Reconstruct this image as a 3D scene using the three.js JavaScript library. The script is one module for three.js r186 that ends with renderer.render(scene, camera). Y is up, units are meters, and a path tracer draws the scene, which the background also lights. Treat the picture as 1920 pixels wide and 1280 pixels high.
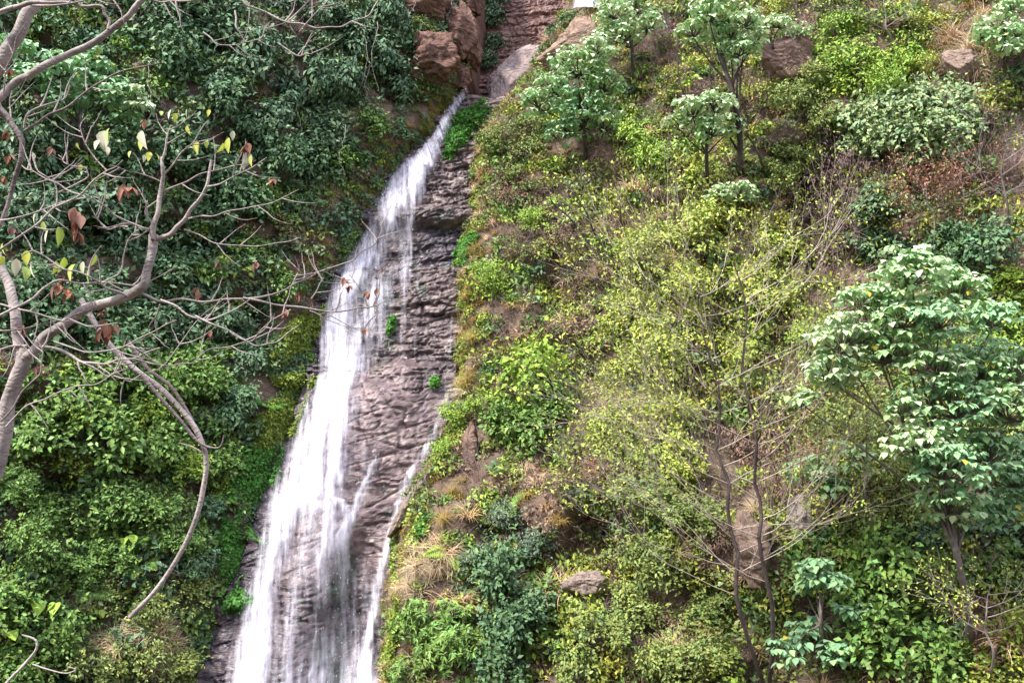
import * as THREE from 'three';
import { ImprovedNoise } from 'three/addons/math/ImprovedNoise.js';

// ---------------------------------------------------------------- camera, sky, sun, exposure
const FOV = 40, PITCH = 10 * Math.PI / 180, EYE = new THREE.Vector3(0, 1.6, 0);
const scene = new THREE.Scene();
const camera = new THREE.PerspectiveCamera(FOV, 1920 / 1280, 0.1, 600);
camera.position.copy(EYE);
camera.rotation.x = PITCH;
const renderer = new THREE.WebGLRenderer({ antialias: true });
renderer.setSize(1024, 682);
renderer.toneMapping = THREE.LinearToneMapping;
renderer.toneMappingExposure = 2.08;
renderer.shadowMap.enabled = true;
const SUN = new THREE.Vector3(-0.48, 0.79, 0.42).normalize();
{ // thin bright haze over the whole sky, a broad glow round the veiled sun
  const w = 512, h = 256, d = new Float32Array(w * h * 4), v = new THREE.Vector3();
  for (let j = 0; j < h; j++) for (let i = 0; i < w; i++) {
    const el = ((j + 0.5) / h - 0.5) * Math.PI, az = ((i + 0.5) / w - 0.5) * 2 * Math.PI;
    v.set(Math.cos(el) * Math.cos(az), Math.sin(el), Math.cos(el) * Math.sin(az));
    const c = Math.max(0, v.dot(SUN)), g = 0.35 * Math.pow(c, 3) + 0.5 * Math.pow(c, 14), up = Math.max(0, v.y);
    const k = (j * w + i) * 4;
    d[k] = 0.79 + 0.06 * up + g; d[k + 1] = 0.83 + 0.05 * up + g * 0.96; d[k + 2] = 1.04 + 0.08 * up + g * 0.92; d[k + 3] = 1;
  }
  const t = new THREE.DataTexture(d, w, h, THREE.RGBAFormat, THREE.FloatType);
  t.mapping = THREE.EquirectangularReflectionMapping; t.magFilter = THREE.LinearFilter; t.needsUpdate = true;
  scene.background = t; scene.environment = t;
}
const sun = new THREE.DirectionalLight(new THREE.Color(1, 0.95, 0.86), 3.3);
sun.position.copy(SUN).multiplyScalar(80); sun.castShadow = true; sun.shadow.radius = 8;
Object.assign(sun.shadow.camera, { left: -45, right: 45, top: 45, bottom: -45, near: 1, far: 200 });
sun.shadow.mapSize.set(4096, 4096);
scene.add(sun, sun.target);

// ---------------------------------------------------------------- helpers
function rng(s) { return () => { s |= 0; s = s + 0x6D2B79F5 | 0; let t = Math.imul(s ^ s >>> 15, 1 | s); t = t + Math.imul(t ^ t >>> 7, 61 | t) ^ t; return ((t ^ t >>> 14) >>> 0) / 4294967296; }; }
const NZ = new ImprovedNoise();
const noise = (x, y, z = 0) => NZ.noise(x + 31.7, y + 17.3, z + 5.1);
function fbm(x, y, z = 0, o = 4) { let a = 0.5, s = 0; for (let i = 0; i < o; i++) { s += a * noise(x, y, z); x = x * 2.03 + 1.7; y = y * 2.03 + 9.2; z = z * 2.03 + 3.1; a *= 0.5; } return s; }
const clamp = (x, a = 0, b = 1) => Math.max(a, Math.min(b, x)), mix = (a, b, t) => a + (b - a) * t;
const sm = (a, b, x) => { const t = clamp((x - a) / (b - a)); return t * t * (3 - 2 * t); };
const V = (x, y, z) => new THREE.Vector3(x, y, z);
const hash = (a, b = 0) => { const s = Math.sin(a * 127.1 + b * 311.7 + 74.7) * 43758.5453; return s - Math.floor(s); };
function table(rows) { // rows sorted by first entry -> smooth lookup of the other entries
  return (k, c = 1) => { if (k <= rows[0][0]) return rows[0][c]; for (let i = 1; i < rows.length; i++) if (k <= rows[i][0]) { const t = (k - rows[i - 1][0]) / (rows[i][0] - rows[i - 1][0]); return mix(rows[i - 1][c], rows[i][c], t); } return rows[rows.length - 1][c]; };
}
const F = 640 / Math.tan(FOV * Math.PI / 360), cp = Math.cos(PITCH), sp = Math.sin(PITCH);
// survey sight lines: a direction measured on the photograph, used to find where a thing stands on the slope
function sight(u, v) { const a = (u - 960) / F, b = (640 - v) / F; return V(a, b * cp + sp, b * sp - cp); }
function at(u, v, dist) { return sight(u, v).multiplyScalar(dist).add(EYE); } // dist: metres along the level of the view axis
function spot(p) { const x = p.x - EYE.x, y = p.y - EYE.y, z = p.z - EYE.z, dz = -(z * cp) + y * sp, dy = y * cp + z * sp; return [960 + F * x / dz, 640 - F * dy / dz]; }

class Buf {
  constructor() { this.p = []; this.n = []; this.c = []; this.t = []; this.i = []; }
  get count() { return this.p.length / 3; }
  v(p, n, c, u = 0, w = 0) { this.p.push(p.x, p.y, p.z); this.n.push(n.x, n.y, n.z); this.c.push(c[0], c[1], c[2]); this.t.push(u, w); return this.p.length / 3 - 1; }
  geo() {
    const g = new THREE.BufferGeometry();
    g.setAttribute('position', new THREE.Float32BufferAttribute(this.p, 3)); g.setAttribute('normal', new THREE.Float32BufferAttribute(this.n, 3));
    g.setAttribute('color', new THREE.Float32BufferAttribute(this.c, 3)); g.setAttribute('uv', new THREE.Float32BufferAttribute(this.t, 2)); g.setIndex(this.i); return g;
  }
}
const _a = V(), _b = V(), _n = V(), _m = V();
// one leaf: dir = along the midrib, nrm = upper face; folded along the midrib, tip drooping
function leaf(b, base, dir, nrm, len, wid, col, droop = 0.15, fold = 0.25, rich = false) {
  const side = _a.crossVectors(dir, nrm).normalize().clone(), up = _b.crossVectors(side, dir).normalize().clone();
  const P = (l, s, h) => base.clone().addScaledVector(dir, l * len).addScaledVector(side, s * wid).addScaledVector(up, h * len);
  const tone = [col[0] * 0.9, col[1] * 0.93, col[2] * 0.9];
  if (!rich) {
    const p0 = P(0, 0, 0), p1 = P(0.45, -0.5, fold * wid / len * 0.5 - droop * 0.2), p2 = P(1, 0, -droop), p3 = P(0.45, 0.5, fold * wid / len * 0.5 - droop * 0.2);
    const n1 = up.clone().addScaledVector(side, fold).normalize(), n2 = up.clone().addScaledVector(side, -fold).normalize();
    const a = b.v(p0, up, tone), c = b.v(p1, n1, col), d = b.v(p2, up, col), e = b.v(p3, n2, col);
    b.i.push(a, d, c, a, e, d);
    return;
  }
  const st = [[0, 0.04], [0.12, 0.34], [0.35, 0.52], [0.62, 0.40], [0.84, 0.18], [1, 0.0]], rows = [];
  for (const [l, w] of st) {
    const h = -droop * l * l, f = fold * w * wid / len * 0.6;
    rows.push([b.v(P(l, -w, h + f), up.clone().addScaledVector(side, fold), col), b.v(P(l, 0, h), up, [col[0] * 1.12, col[1] * 1.1, col[2] * 1.15]), b.v(P(l, w, h + f), up.clone().addScaledVector(side, -fold), col)]);
  }
  for (let k = 1; k < rows.length; k++) { const [a, c, d] = rows[k - 1], [e, f, g] = rows[k]; b.i.push(a, c, f, a, f, e, c, d, g, c, g, f); }
}
function tube(b, pts, r0, r1, sides, col, bump = 0, seed = 0) {
  let len = 0, ref = V(0.31, 0.2, 0.93);
  const n = pts.length, first = b.count;
  for (let k = 0; k < n; k++) {
    const T = _n.subVectors(pts[Math.min(n - 1, k + 1)], pts[Math.max(0, k - 1)]).normalize();
    const A = _a.crossVectors(T, ref).normalize().clone(), B = _b.crossVectors(T, A).normalize().clone(); ref = V().crossVectors(A, T);
    if (k) len += pts[k].distanceTo(pts[k - 1]);
    const r = mix(r0, r1, k / (n - 1));
    for (let s = 0; s <= sides; s++) {
      const a = s / sides * Math.PI * 2, rr = r * (1 + bump * noise(len * 6 + seed, Math.cos(a) * 1.2, Math.sin(a) * 1.2 + seed));
      const nn = A.clone().multiplyScalar(Math.cos(a)).addScaledVector(B, Math.sin(a));
      const sp2 = bump ? 0.78 + 0.5 * clamp(0.5 + 1.4 * fbm(len * 9 + seed, Math.cos(a) * 1.5, Math.sin(a) * 1.5, 3)) : 1, li = bump ? 0.16 * sm(0.1, 0.3, fbm(len * 4 + seed, Math.cos(a) * 2 + 7, Math.sin(a) * 2, 3)) : 0;
      b.v(pts[k].clone().addScaledVector(nn, rr), nn, bump ? [col[0] * sp2 + li, col[1] * sp2 + li, col[2] * sp2 + li * 0.9] : col, s / sides * 2 * Math.PI * r0, len);
    }
  }
  for (let k = 0; k < n - 1; k++) for (let s = 0; s < sides; s++) { const q = first + k * (sides + 1) + s, w = q + sides + 1; b.i.push(q, q + 1, w, q + 1, w + 1, w); }
}
const curve = (pts, n) => new THREE.CatmullRomCurve3(pts, false, 'centripetal').getPoints(n);
function dirIn(R, up = 0.3) { const z = R() * 2 - 1, a = R() * 6.2832, r = Math.sqrt(1 - z * z); return V(r * Math.cos(a), z + up, r * Math.sin(a)).normalize(); }

const taken = new Map();
function numbered(n) { const k = taken.get(n) || 0; taken.set(n, k + 1); return k ? n + '_' + String(k).padStart(3, '0') : n; }
function tag(o, label, category, group, kind) { if (label) o.userData.label = label; if (category) o.userData.category = category; if (group) o.userData.group = group; if (kind) o.userData.kind = kind; return o; }
function part(name, geo, mat, parent, kind) { const m = new THREE.Mesh(geo, mat); m.name = name; m.castShadow = m.receiveShadow = true; parent.add(m); if (kind) m.userData.kind = kind; return m; }
function group(name, pos) { const g = new THREE.Group(); g.name = numbered(name); if (pos) g.position.copy(pos); scene.add(g); return g; }

// noise texture used as grain for rock, soil and bark
function grain(size, f, seed, lo, hi, stretch = 1, oct = 5) {
  const d = new Uint8Array(size * size * 4), TAU = Math.PI * 2;
  for (let j = 0; j < size; j++) for (let i = 0; i < size; i++) {
    const a = i / size * TAU, c = j / size * TAU; // torus so that it tiles
    const x = Math.cos(a) * f, y = Math.sin(a) * f, z = Math.cos(c) * f * stretch, w = Math.sin(c) * f * stretch;
    const n = clamp(0.5 + 0.9 * fbm(x + z * 0.7 + seed, y + w * 0.7, z - w + seed, oct)), k = (j * size + i) * 4, q = mix(lo, hi, n) * 255;
    d[k] = d[k + 1] = d[k + 2] = q; d[k + 3] = 255;
  }
  const t = new THREE.DataTexture(d, size, size); t.wrapS = t.wrapT = THREE.RepeatWrapping; t.magFilter = THREE.LinearFilter; t.needsUpdate = true; return t;
}
const GR = { rock: grain(512, 2.4, 3, 0, 1), bark: grain(256, 1.6, 9, 0, 1, 2.4), tone: grain(512, 1.9, 21, 0.62, 1) };
GR.strata = GR.rock.clone(); GR.strata.repeat.set(0.35, 1.7); GR.strata.needsUpdate = true; GR.rock.repeat.set(0.6, 0.6); GR.bark.repeat.set(3, 2.2);
GR.tone.colorSpace = THREE.SRGBColorSpace; GR.tone.repeat.set(0.45, 0.45);
const std = (o) => new THREE.MeshStandardMaterial(Object.assign({ vertexColors: true, side: THREE.DoubleSide }, o));
const leafMat = (r, g, b, o = {}) => new THREE.MeshPhysicalMaterial(Object.assign({ color: new THREE.Color().setRGB(r, g, b), vertexColors: true, side: THREE.DoubleSide, roughness: 0.95, clearcoat: 0.45, clearcoatRoughness: 0.42 }, o));
const M = {
  rock: std({ roughness: 0.38, bumpMap: GR.strata, bumpScale: 0.02, map: GR.tone }),
  dryRock: std({ roughness: 0.9, bumpMap: GR.rock, bumpScale: 0.06, map: GR.tone }),
  soil: std({ roughness: 1, bumpMap: GR.rock, bumpScale: 0.06, map: GR.tone }),
  bark: std({ roughness: 0.85, bumpMap: GR.bark, bumpScale: 0.008, map: GR.tone }),
  twig: std({ roughness: 0.9 }),
  grassy: std({ roughness: 0.9 }),
};

// ---------------------------------------------------------------- the shape of the gorge wall
const z0 = (y) => -30 - 0.35 * (y - 5);
function onFace(u, v) { const d = sight(u, v), t = (z0(EYE.y) - EYE.z) / (d.z + 0.35 * d.y); return d.multiplyScalar(t).add(EYE); }
// banks of the gully: photo row, edge of shaded bank, edge of sunny bank
const EDGES = [[-200, 905, 1110], [0, 892, 1068], [20, 890, 1055], [60, 886, 1028], [105, 884, 1003], [140, 882, 986], [165, 862, 972], [185, 846, 955], [215, 828, 925], [250, 812, 902], [290, 764, 890], [320, 738, 884], [400, 698, 880], [450, 674, 868], [510, 642, 854], [560, 610, 856], [650, 592, 851], [700, 596, 847], [760, 578, 841], [800, 559, 826], [860, 532, 800], [920, 514, 768], [1000, 494, 736], [1060, 474, 728], [1140, 430, 720], [1280, 388, 712], [1500, 350, 700]]
  .map(([v, l, r]) => { const a = onFace(l, v), b = onFace(r, v); return [a.y, a.x, b.x, v]; }).sort((a, b) => a[0] - b[0]);
const EDGE = table(EDGES), xL = (y) => EDGE(y, 1), xR = (y) => EDGE(y, 2), rowOf = (y) => EDGE(y, 3);
const ySpout = onFace(870, 172).y;
const LEDGES = table([[-200, -3.2], [60, -3.0], [140, -2.2], [172, -0.5], [200, 0], [310, 0.1], [392, 0.12], [399, 0.42], [418, 0.36], [430, -0.1], [503, -0.22], [509, 0.34], [560, 0.3], [682, 0.12], [694, 0.55], [780, 0.65], [1000, 0.8], [1120, 0.75], [1135, 0.55], [1500, 0.8]].map(([v, o]) => [v, o]));
function beds(x, y, tilt, thick, seed) { // bedding: uneven layers that stand out by different amounts and break into blocks
  const h = (y + tilt * x + 0.45 * thick * noise(y * 0.55 / thick, 0.5, seed) + 0.55 * fbm(x * 0.5, y * 0.5, seed, 4) + 0.16 * fbm(x * 2.3, y * 2.3, seed, 2)) / thick, k = Math.floor(h), f = h - k;
  const out = hash(k, seed), bw = 0.7 + 1.4 * hash(k, seed + 3), q = x / bw + hash(k, seed + 5) * 9 + 0.25 * noise(x * 2, y * 2, seed), kb = Math.floor(q), fb = q - kb;
  const edge = Math.min(sm(0, 0.16, f), sm(0, 0.10, 1 - f)) * (0.35 + 0.65 * Math.min(sm(0, 0.07, fb), sm(0, 0.07, 1 - fb)));
  return edge * (0.2 + 0.55 * out + 0.35 * hash(k * 7 + kb, seed)) * clamp(0.55 + 1.5 * fbm(x * 0.5 + k, y * 0.5, seed + 2, 3), 0.1, 1.2);
}
function rockZ(x, y) {
  const v = rowOf(y), L = xL(y), R = xR(y), s = (x - L) / (R - L), low = sm(690, 760, v), top = 1 - sm(140, 185, v);
  let z = z0(y) + LEDGES(v + 14 * fbm(x * 0.8, 0.3, 4));
  z += (0.26 - 0.15 * low + 0.12 * top) * beds(x, y, -0.09, mix(0.34, 0.5, low), 1) + 0.14 * (1 - 0.8 * low) * beds(x, y, -0.06, 0.15, 7) + 0.12 * low * beds(x * 0.8 + y * 0.35, y, 0.3, 0.6, 7);
  const cr = Math.abs(noise(x * 0.9 + 0.5 * y, y * 0.25, 41)), cr2 = Math.abs(noise(x * 0.35, y * 1.5 - 0.5 * x, 43));
  z += 0.22 * fbm(x * 0.55, y * 0.4, 2) + 0.06 * fbm(x * 1.7, y * 1.7, 6) + 0.035 * fbm(x * 6, y * 9, 8, 3) + 0.06 * beds(x, y, -0.07, 0.085, 19);
  z -= 0.07 * sm(0.035, 0, cr) + 0.08 * sm(0.04, 0, cr2);                          // joints
  z += low * (0.75 * Math.exp(-(((s - 0.48) / 0.3) ** 2)) - 0.25);             // the lower slab bulges
  z -= 0.5 * sm(960, 1050, v) * Math.exp(-(((s - 0.80) / 0.12) ** 2));         // wet cleft beside the narrow stream
  return z;
}
let DENTS = []; // hollows and overhung pockets in the slope
function hillZ(x, y) {
  const L = xL(y), R = xR(y); let z = z0(y);
  const n = 1.5 * fbm(x * 0.2, y * 0.2, 3.1, 3) + 1.7 * fbm(x * 0.6, y * 0.6, 8, 3);
  if (x < L) { const d = L - x; z += 0.75 * (1 - Math.exp(-d / 0.5)) + 0.5 * Math.min(d, 8) + 0.3 * Math.max(d - 8, 0) + n * (1 - Math.exp(-d / 1.6)); }
  else if (x > R) { const d = x - R, st = sm(800, 960, rowOf(y)); z += (0.95 + 1.1 * st) * (1 - Math.exp(-d / 0.45)) - 0.5 * st * sm(0.8, 3, d) + 0.36 * d + n * (1 - Math.exp(-d / 1.6)); }
  else z -= 1.3 * sm(0, 0.5, Math.min(x - L, R - x)) + (rowOf(y) < 175 ? 2.4 : 0) * sm(0, 0.4, Math.min(x - L, R - x));
  for (const [a, b, rx, ry, d] of DENTS) { const q = ((x - a) / rx) ** 2 + ((y - b) / ry) ** 2; if (q < 6) z -= d * Math.exp(-q); }
  return z;
}
const wallZ = (x, y) => (x > xL(y) && x < xR(y)) ? rockZ(x, y) : hillZ(x, y);
function hit(u, v) { // where a sight line meets the slope
  const d = sight(u, v), p = V(); let t = 8;
  for (; t < 70; t += 0.15) { p.copy(d).multiplyScalar(t).add(EYE); if (p.z < wallZ(p.x, p.y)) break; }
  let a = t - 0.15, b = t; for (let k = 0; k < 10; k++) { const m = (a + b) / 2; p.copy(d).multiplyScalar(m).add(EYE); if (p.z < wallZ(p.x, p.y)) b = m; else a = m; }
  return p;
}
DENTS = [[1568, 370, 1.0, 1.6, 2.3], [1550, 490, 0.7, 0.6, 1.4], [1740, 490, 1.0, 0.6, 1.2], [1890, 830, 0.7, 0.7, 1.0], [960, 1240, 0.9, 0.8, 1.2], [1290, 1275, 0.9, 0.4, 0.8], [1100, 690, 0.6, 0.6, 0.9], [1035, 860, 0.5, 0.8, 0.8], [1450, 870, 1.0, 0.8, 0.9], [1230, 560, 0.6, 0.4, 0.6], [1130, 990, 0.8, 0.6, 0.9], [1880, 1010, 0.7, 0.5, 0.9], [150, 420, 1.2, 0.9, 1.2], [330, 460, 1.3, 0.7, 1.2], [470, 600, 0.8, 0.9, 1.0], [90, 920, 0.6, 0.4, 0.8], [370, 930, 0.5, 0.8, 0.9], [210, 1140, 0.5, 0.5, 0.8], [200, 200, 1.0, 0.6, 0.8], [740, 165, 0.6, 0.4, 0.7], [560, 750, 0.4, 0.4, 0.5], [300, 560, 1.2, 0.5, 0.9]]
  .map(([u, v, rx, ry, d]) => { const p = hit(u, v); return [p.x, p.y, rx, ry, d]; });
function slopeN(x, y, e = 0.4) { return V(-(hillZ(x + e, y) - hillZ(x - e, y)) / (2 * e), -(hillZ(x, y + e) - hillZ(x, y - e)) / (2 * e), 1).normalize(); }

function sheet(nx, ny, f, colf, uvs = 1) { // grid surface with smooth normals
  const p = new Float32Array((nx + 1) * (ny + 1) * 3), c = new Float32Array(p.length), t = new Float32Array((nx + 1) * (ny + 1) * 2), idx = [];
  for (let j = 0; j <= ny; j++) for (let i = 0; i <= nx; i++) {
    const k = j * (nx + 1) + i, q = f(i / nx, j / ny), col = colf(q, i / nx, j / ny);
    p.set([q.x, q.y, q.z], k * 3); c.set(col, k * 3); t.set([q.u ?? q.x * uvs, q.v ?? q.y * uvs], k * 2);
  }
  for (let j = 0; j < ny; j++) for (let i = 0; i < nx; i++) { const a = j * (nx + 1) + i, b = a + 1, d = a + nx + 1; idx.push(a, b, d + 1, a, d + 1, d); }
  const g = new THREE.BufferGeometry(); g.setAttribute('position', new THREE.BufferAttribute(p, 3)); g.setAttribute('color', new THREE.BufferAttribute(c, 3)); g.setAttribute('uv', new THREE.BufferAttribute(t, 2)); g.setIndex(idx); g.computeVertexNormals(); return g;
}
const mix3 = (a, b, t) => [mix(a[0], b[0], t), mix(a[1], b[1], t), mix(a[2], b[2], t)];
{ // earth of the hillside, running well past the frame
  const g = sheet(380, 280, (s, t) => { const x = mix(-42, 42, s), y = mix(-13, 40, t); return { x, y, z: hillZ(x, y) }; },
    (q) => rowOf(q.y) < 168 && Math.abs(q.x - xL(q.y)) < 0.9 ? mix3([0.13, 0.062, 0.05], [0.33, 0.18, 0.125], clamp(0.5 + 1.2 * fbm(q.x * 2, q.y * 3, 5))) : mix3([0.15, 0.10, 0.075], [0.30, 0.21, 0.15], clamp(0.5 + 1.3 * fbm(q.x * 0.5, q.y * 0.5, 5))));
  const m = part('hillside_terrain', g, M.soil, scene); m.userData = { kind: 'structure', label: 'steep overgrown earth slope of the gorge', category: 'hillside' };
}
{ // the viewer's own ledge, the gorge floor and the slope behind the viewer
  const prof = table([[-26, -13.5], [-22, -13], [-14, -11], [-4.2, -2.2], [-3, -0.1], [2.5, 0], [6, 1.5], [40, 24]]);
  const g = sheet(160, 140, (s, t) => { const x = mix(-60, 60, s), z = mix(40, -30, t); return { x, z, y: prof(z) + 0.35 * fbm(x * 0.4, z * 0.4, 7) - (Math.abs(x) > 42 ? 0.05 : 0), u: x, v: z }; },
    (q) => mix3([0.07, 0.065, 0.035], [0.15, 0.12, 0.07], clamp(0.5 + 1.2 * fbm(q.x, q.z, 2))));
  const m = part('ground', g, M.soil, scene); m.userData = { kind: 'structure', label: 'earth ledge and gorge floor facing the waterfall', category: 'ground' };
}
function rockColor(x, y) {
  const v = rowOf(y), s = (x - xL(y)) / (xR(y) - xL(y)), n = fbm(x * 1.1, y * 1.1, 12), f = fbm(x * 4, y * 5, 15, 3);
  const up = 1 - sm(140, 190, v), low = sm(680, 720, v);
  let c = mix3([0.10, 0.07, 0.078], [0.36, 0.26, 0.25], clamp(0.42 + 1.3 * n + 1.0 * f));
  c = mix3(c, mix3([0.20, 0.135, 0.145], [0.54, 0.40, 0.39], clamp(0.5 + 1.3 * n + 1.0 * f)), low * 0.8);
  c = mix3(c, mix3([0.20, 0.09, 0.075], [0.36, 0.20, 0.16], clamp(0.5 + n + f)), up);
  c = mix3(c, [0.62, 0.53, 0.45], sm(0.12, 0.3, f + 0.35 * n) * 0.55 * (1 - up));                    // pale scars
  const wet = clamp(sm(425, 436, v) * (1 - sm(498, 512, v)) * sm(0.45, 0.6, s) + 0.9 * sm(1030, 1150, v) * sm(0.3, 0.45, s) + sm(640, 680, v) * (1 - sm(700, 830, v)) * sm(0.72, 0.85, s) * 0.6 + sm(880, 1000, v) * sm(0.30, 0.16, s) + 0.8 * sm(0.12, 0.02, s) * sm(300, 350, v));
  c = mix3(c, [0.075, 0.06, 0.085], wet * clamp(0.75 + f));
  const alga = clamp(sm(0.18, 0.42, 0.8 * fbm(x * 1.3, y * 0.7, 33) + 0.4 * f + 0.30 * sm(960, 1080, v) * Math.exp(-(((s - 0.72) / 0.16) ** 2)) + 0.32 * Math.exp(-(((v - 590) / 70) ** 2) - (((s - 0.42) / 0.22) ** 2)) + 0.3 * Math.exp(-(((v - 470) / 50) ** 2) - (((s - 0.3) / 0.16) ** 2))));
  c = mix3(c, [0.05, 0.10, 0.055], alga * 0.85 * (1 - up));
  return c;
}
{ // bedrock of the gully in its main ledges
  const cw = new THREE.Group(); cw.name = 'cliff_wall'; scene.add(cw); cw.userData = { kind: 'structure', label: 'layered mauve bedrock of the waterfall gully', category: 'cliff' };
  const cuts = [-180, 150, 310, 398, 430, 506, 690, 900, 1130, 1480].map((v) => onFace(800, v).y);
  for (let k = 1; k < cuts.length; k++) {
    const ya = cuts[k], yb = cuts[k - 1], ny = Math.ceil(Math.abs(yb - ya) / 0.042);
    part('rock_ledge', sheet(150, ny, (s, t) => { const y = mix(ya, yb, t), x = mix(xL(y), xR(y), mix(-0.05, 1.04, s)); return { x, y, z: rockZ(x, y) }; }, (q) => rockColor(q.x, q.y)), M.rock, cw);
  }
}
// free-standing rocks: a displaced, faceted lump with its own beds
function rockLump(rx, ry, rz, seed, colA, colB, rough = 0.25, n = 64, bed = 0.12) {
  const g = new THREE.SphereGeometry(1, Math.round(n * 1.5), n), p = g.attributes.position, c = [], t = [], R = rng(seed * 91 + 7), planes = [];
  for (let k = 0; k < 22; k++) planes.push([dirIn(R, 0), 0.72 + 0.24 * R()]);
  for (let i = 0; i < p.count; i++) {
    const x = p.getX(i), y = p.getY(i), z = p.getZ(i); let d = 1.15;
    for (const [q, h] of planes) { const w = x * q.x + y * q.y + z * q.z; if (w > 0.1) d = Math.min(d, h / w); }
    d *= 1 + rough * 0.7 * fbm(x * 1.3 + seed, y * 1.3, z * 1.3, 3) + rough * 0.28 * fbm(x * 5, y * 5 + seed, z * 5, 4); d -= bed * (1 - beds(x * rx + seed, y * ry, 0.1, 0.3, seed)) + 0.05 * sm(0.07, 0, Math.abs(noise(x * 2.2 + seed, y * 1.8, z * 2.2)));
    p.setXYZ(i, x * d * rx, y * d * ry, z * d * rz);
    const q = clamp(0.5 + 1.2 * fbm(x * 3 + seed, y * 4, z * 3) + 0.5 * fbm(x * 9, y * 11 + seed, z * 9, 2)); c.push(...mix3(colA, colB, q)); t.push(x * rx + z * rz, y * ry);
  }
  g.setAttribute('color', new THREE.Float32BufferAttribute(c, 3)); g.setAttribute('uv', new THREE.Float32BufferAttribute(t, 2)); g.computeVertexNormals(); return g;
}
function rock(name, u, v, rx, ry, rz, seed, cA, cB, label, category, opt = {}) {
  const p = hit(u, v); p.z += opt.out ?? 0; const m = part(numbered(name), rockLump(rx, ry, rz, seed, cA, cB, opt.rough, 64, opt.bed), opt.wet ? M.rock : M.dryRock, scene);
  m.position.copy(p); m.rotation.set(opt.tx ?? -0.2, opt.ty ?? 0, opt.tz ?? 0); tag(m, label, category, opt.group); return m;
}
rock('boulder', 815, 118, 1.2, 1.25, 1.0, 4, [0.13, 0.062, 0.05], [0.33, 0.18, 0.125], 'rounded brown boulder overhanging the top of the white chute', 'boulder', { out: 0.45, rough: 0.5, tz: 0.5 });
rock('boulder', 855, 60, 0.75, 1.2, 0.8, 8, [0.13, 0.062, 0.05], [0.33, 0.18, 0.125], 'tall dark red rock rib beside the deep crevice above the boulder', 'boulder', { out: 0.3, rough: 0.35, tz: 0.25 });
rock('boulder', 790, 20, 1.2, 0.8, 0.8, 12, [0.13, 0.062, 0.05], [0.33, 0.18, 0.125], 'shadowed red rock under hanging creepers above the brown boulder', 'boulder', { out: 0.1, rough: 0.35 });
rock('boulder', 866, 150, 0.5, 0.55, 0.5, 15, [0.13, 0.062, 0.05], [0.33, 0.18, 0.125], 'small brown stone wedged where the white chute begins', 'boulder', { out: 0.1, rough: 0.35 });
rock('boulder', 878, 75, 0.5, 1.7, 0.9, 17, [0.13, 0.062, 0.05], [0.33, 0.18, 0.125], 'dark red rock edge lining the deep crevice', 'boulder', { out: 0.35, rough: 0.4, tz: 0.12 });
rock('boulder', 882, 5, 0.6, 1.1, 0.9, 19, [0.13, 0.062, 0.05], [0.33, 0.18, 0.125], 'dark red rock at the head of the crevice', 'boulder', { out: 0.35, rough: 0.4 });
rock('rock_slab', 960, 160, 0.95, 2.0, 0.6, 21, [0.36, 0.27, 0.26], [0.56, 0.45, 0.42], 'smooth leaning mauve-grey slab above the bright moss strip', 'rock slab', { out: 0.9, rough: 0.10, tz: -0.55, bed: 0.05, tx: -0.35 });
rock('rock_outcrop', 1105, 85, 1.9, 1.2, 0.8, 24, [0.30, 0.19, 0.13], [0.52, 0.36, 0.27], 'dry orange-brown rock hump below the small upper fall', 'rock', { out: 0.1, rough: 0.25, tz: 0.5 });
rock('rock_outcrop', 1470, 115, 1.25, 0.8, 0.6, 31, [0.30, 0.17, 0.14], [0.50, 0.33, 0.27], 'bare reddish rock patch behind the upper pale-leaved trees', 'rock', { out: 0.3, bed: 0.18 });
rock('rock_outcrop', 1100, 1092, 0.62, 0.42, 0.4, 35, [0.30, 0.21, 0.18], [0.55, 0.44, 0.37], 'small bare tan rock among yellow-green scrub', 'rock', { out: 0.35, bed: 0.14 });
rock('rock_outcrop', 1492, 1000, 0.5, 1.0, 0.4, 38, [0.34, 0.27, 0.25], [0.56, 0.47, 0.43], 'tall pale grey rock face behind the leaning bare trunks', 'rock', { out: 0.0, bed: 0.12, rough: 0.5, tz: -0.2 });
rock('rock_outcrop', 1405, 1030, 0.55, 0.9, 0.4, 41, [0.30, 0.19, 0.14], [0.5, 0.36, 0.27], 'brown rock between the bare trunks beside the pale rock', 'rock', { out: 0.1, bed: 0.14, rough: 0.42 });
rock('rock_outcrop', 882, 850, 0.28, 0.85, 0.35, 44, [0.2, 0.12, 0.09], [0.36, 0.24, 0.18], 'bare brown rock rib under the bright yellow-green bush', 'rock', { out: 0.2 });
rock('rock_outcrop', 1800, 130, 0.7, 0.6, 0.45, 47, [0.34, 0.23, 0.18], [0.52, 0.38, 0.31], 'pinkish bare earth bank under drooping dry grass', 'rock', { out: 0.3 });
rock('rock_outcrop', 415, 1150, 0.75, 0.7, 0.5, 51, [0.05, 0.035, 0.035], [0.16, 0.10, 0.10], 'dark wet layered rock at the foot of the mossy bank', 'rock', { out: 0.0, wet: 1, bed: 0.2 });
rock('rock_outcrop', 490, 960, 0.3, 0.6, 0.35, 54, [0.06, 0.045, 0.045], [0.2, 0.14, 0.13], 'dark wet rock step between hanging moss and the white water', 'rock', { out: 0.0, wet: 1, bed: 0.2 });
rock('rock_outcrop', 770, 945, 0.22, 1.35, 0.3, 57, [0.26, 0.18, 0.13], [0.5, 0.40, 0.33], 'crumbly tan rock rib beside the narrow side stream', 'rock', { out: 0.2, tz: -0.5 });

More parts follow.
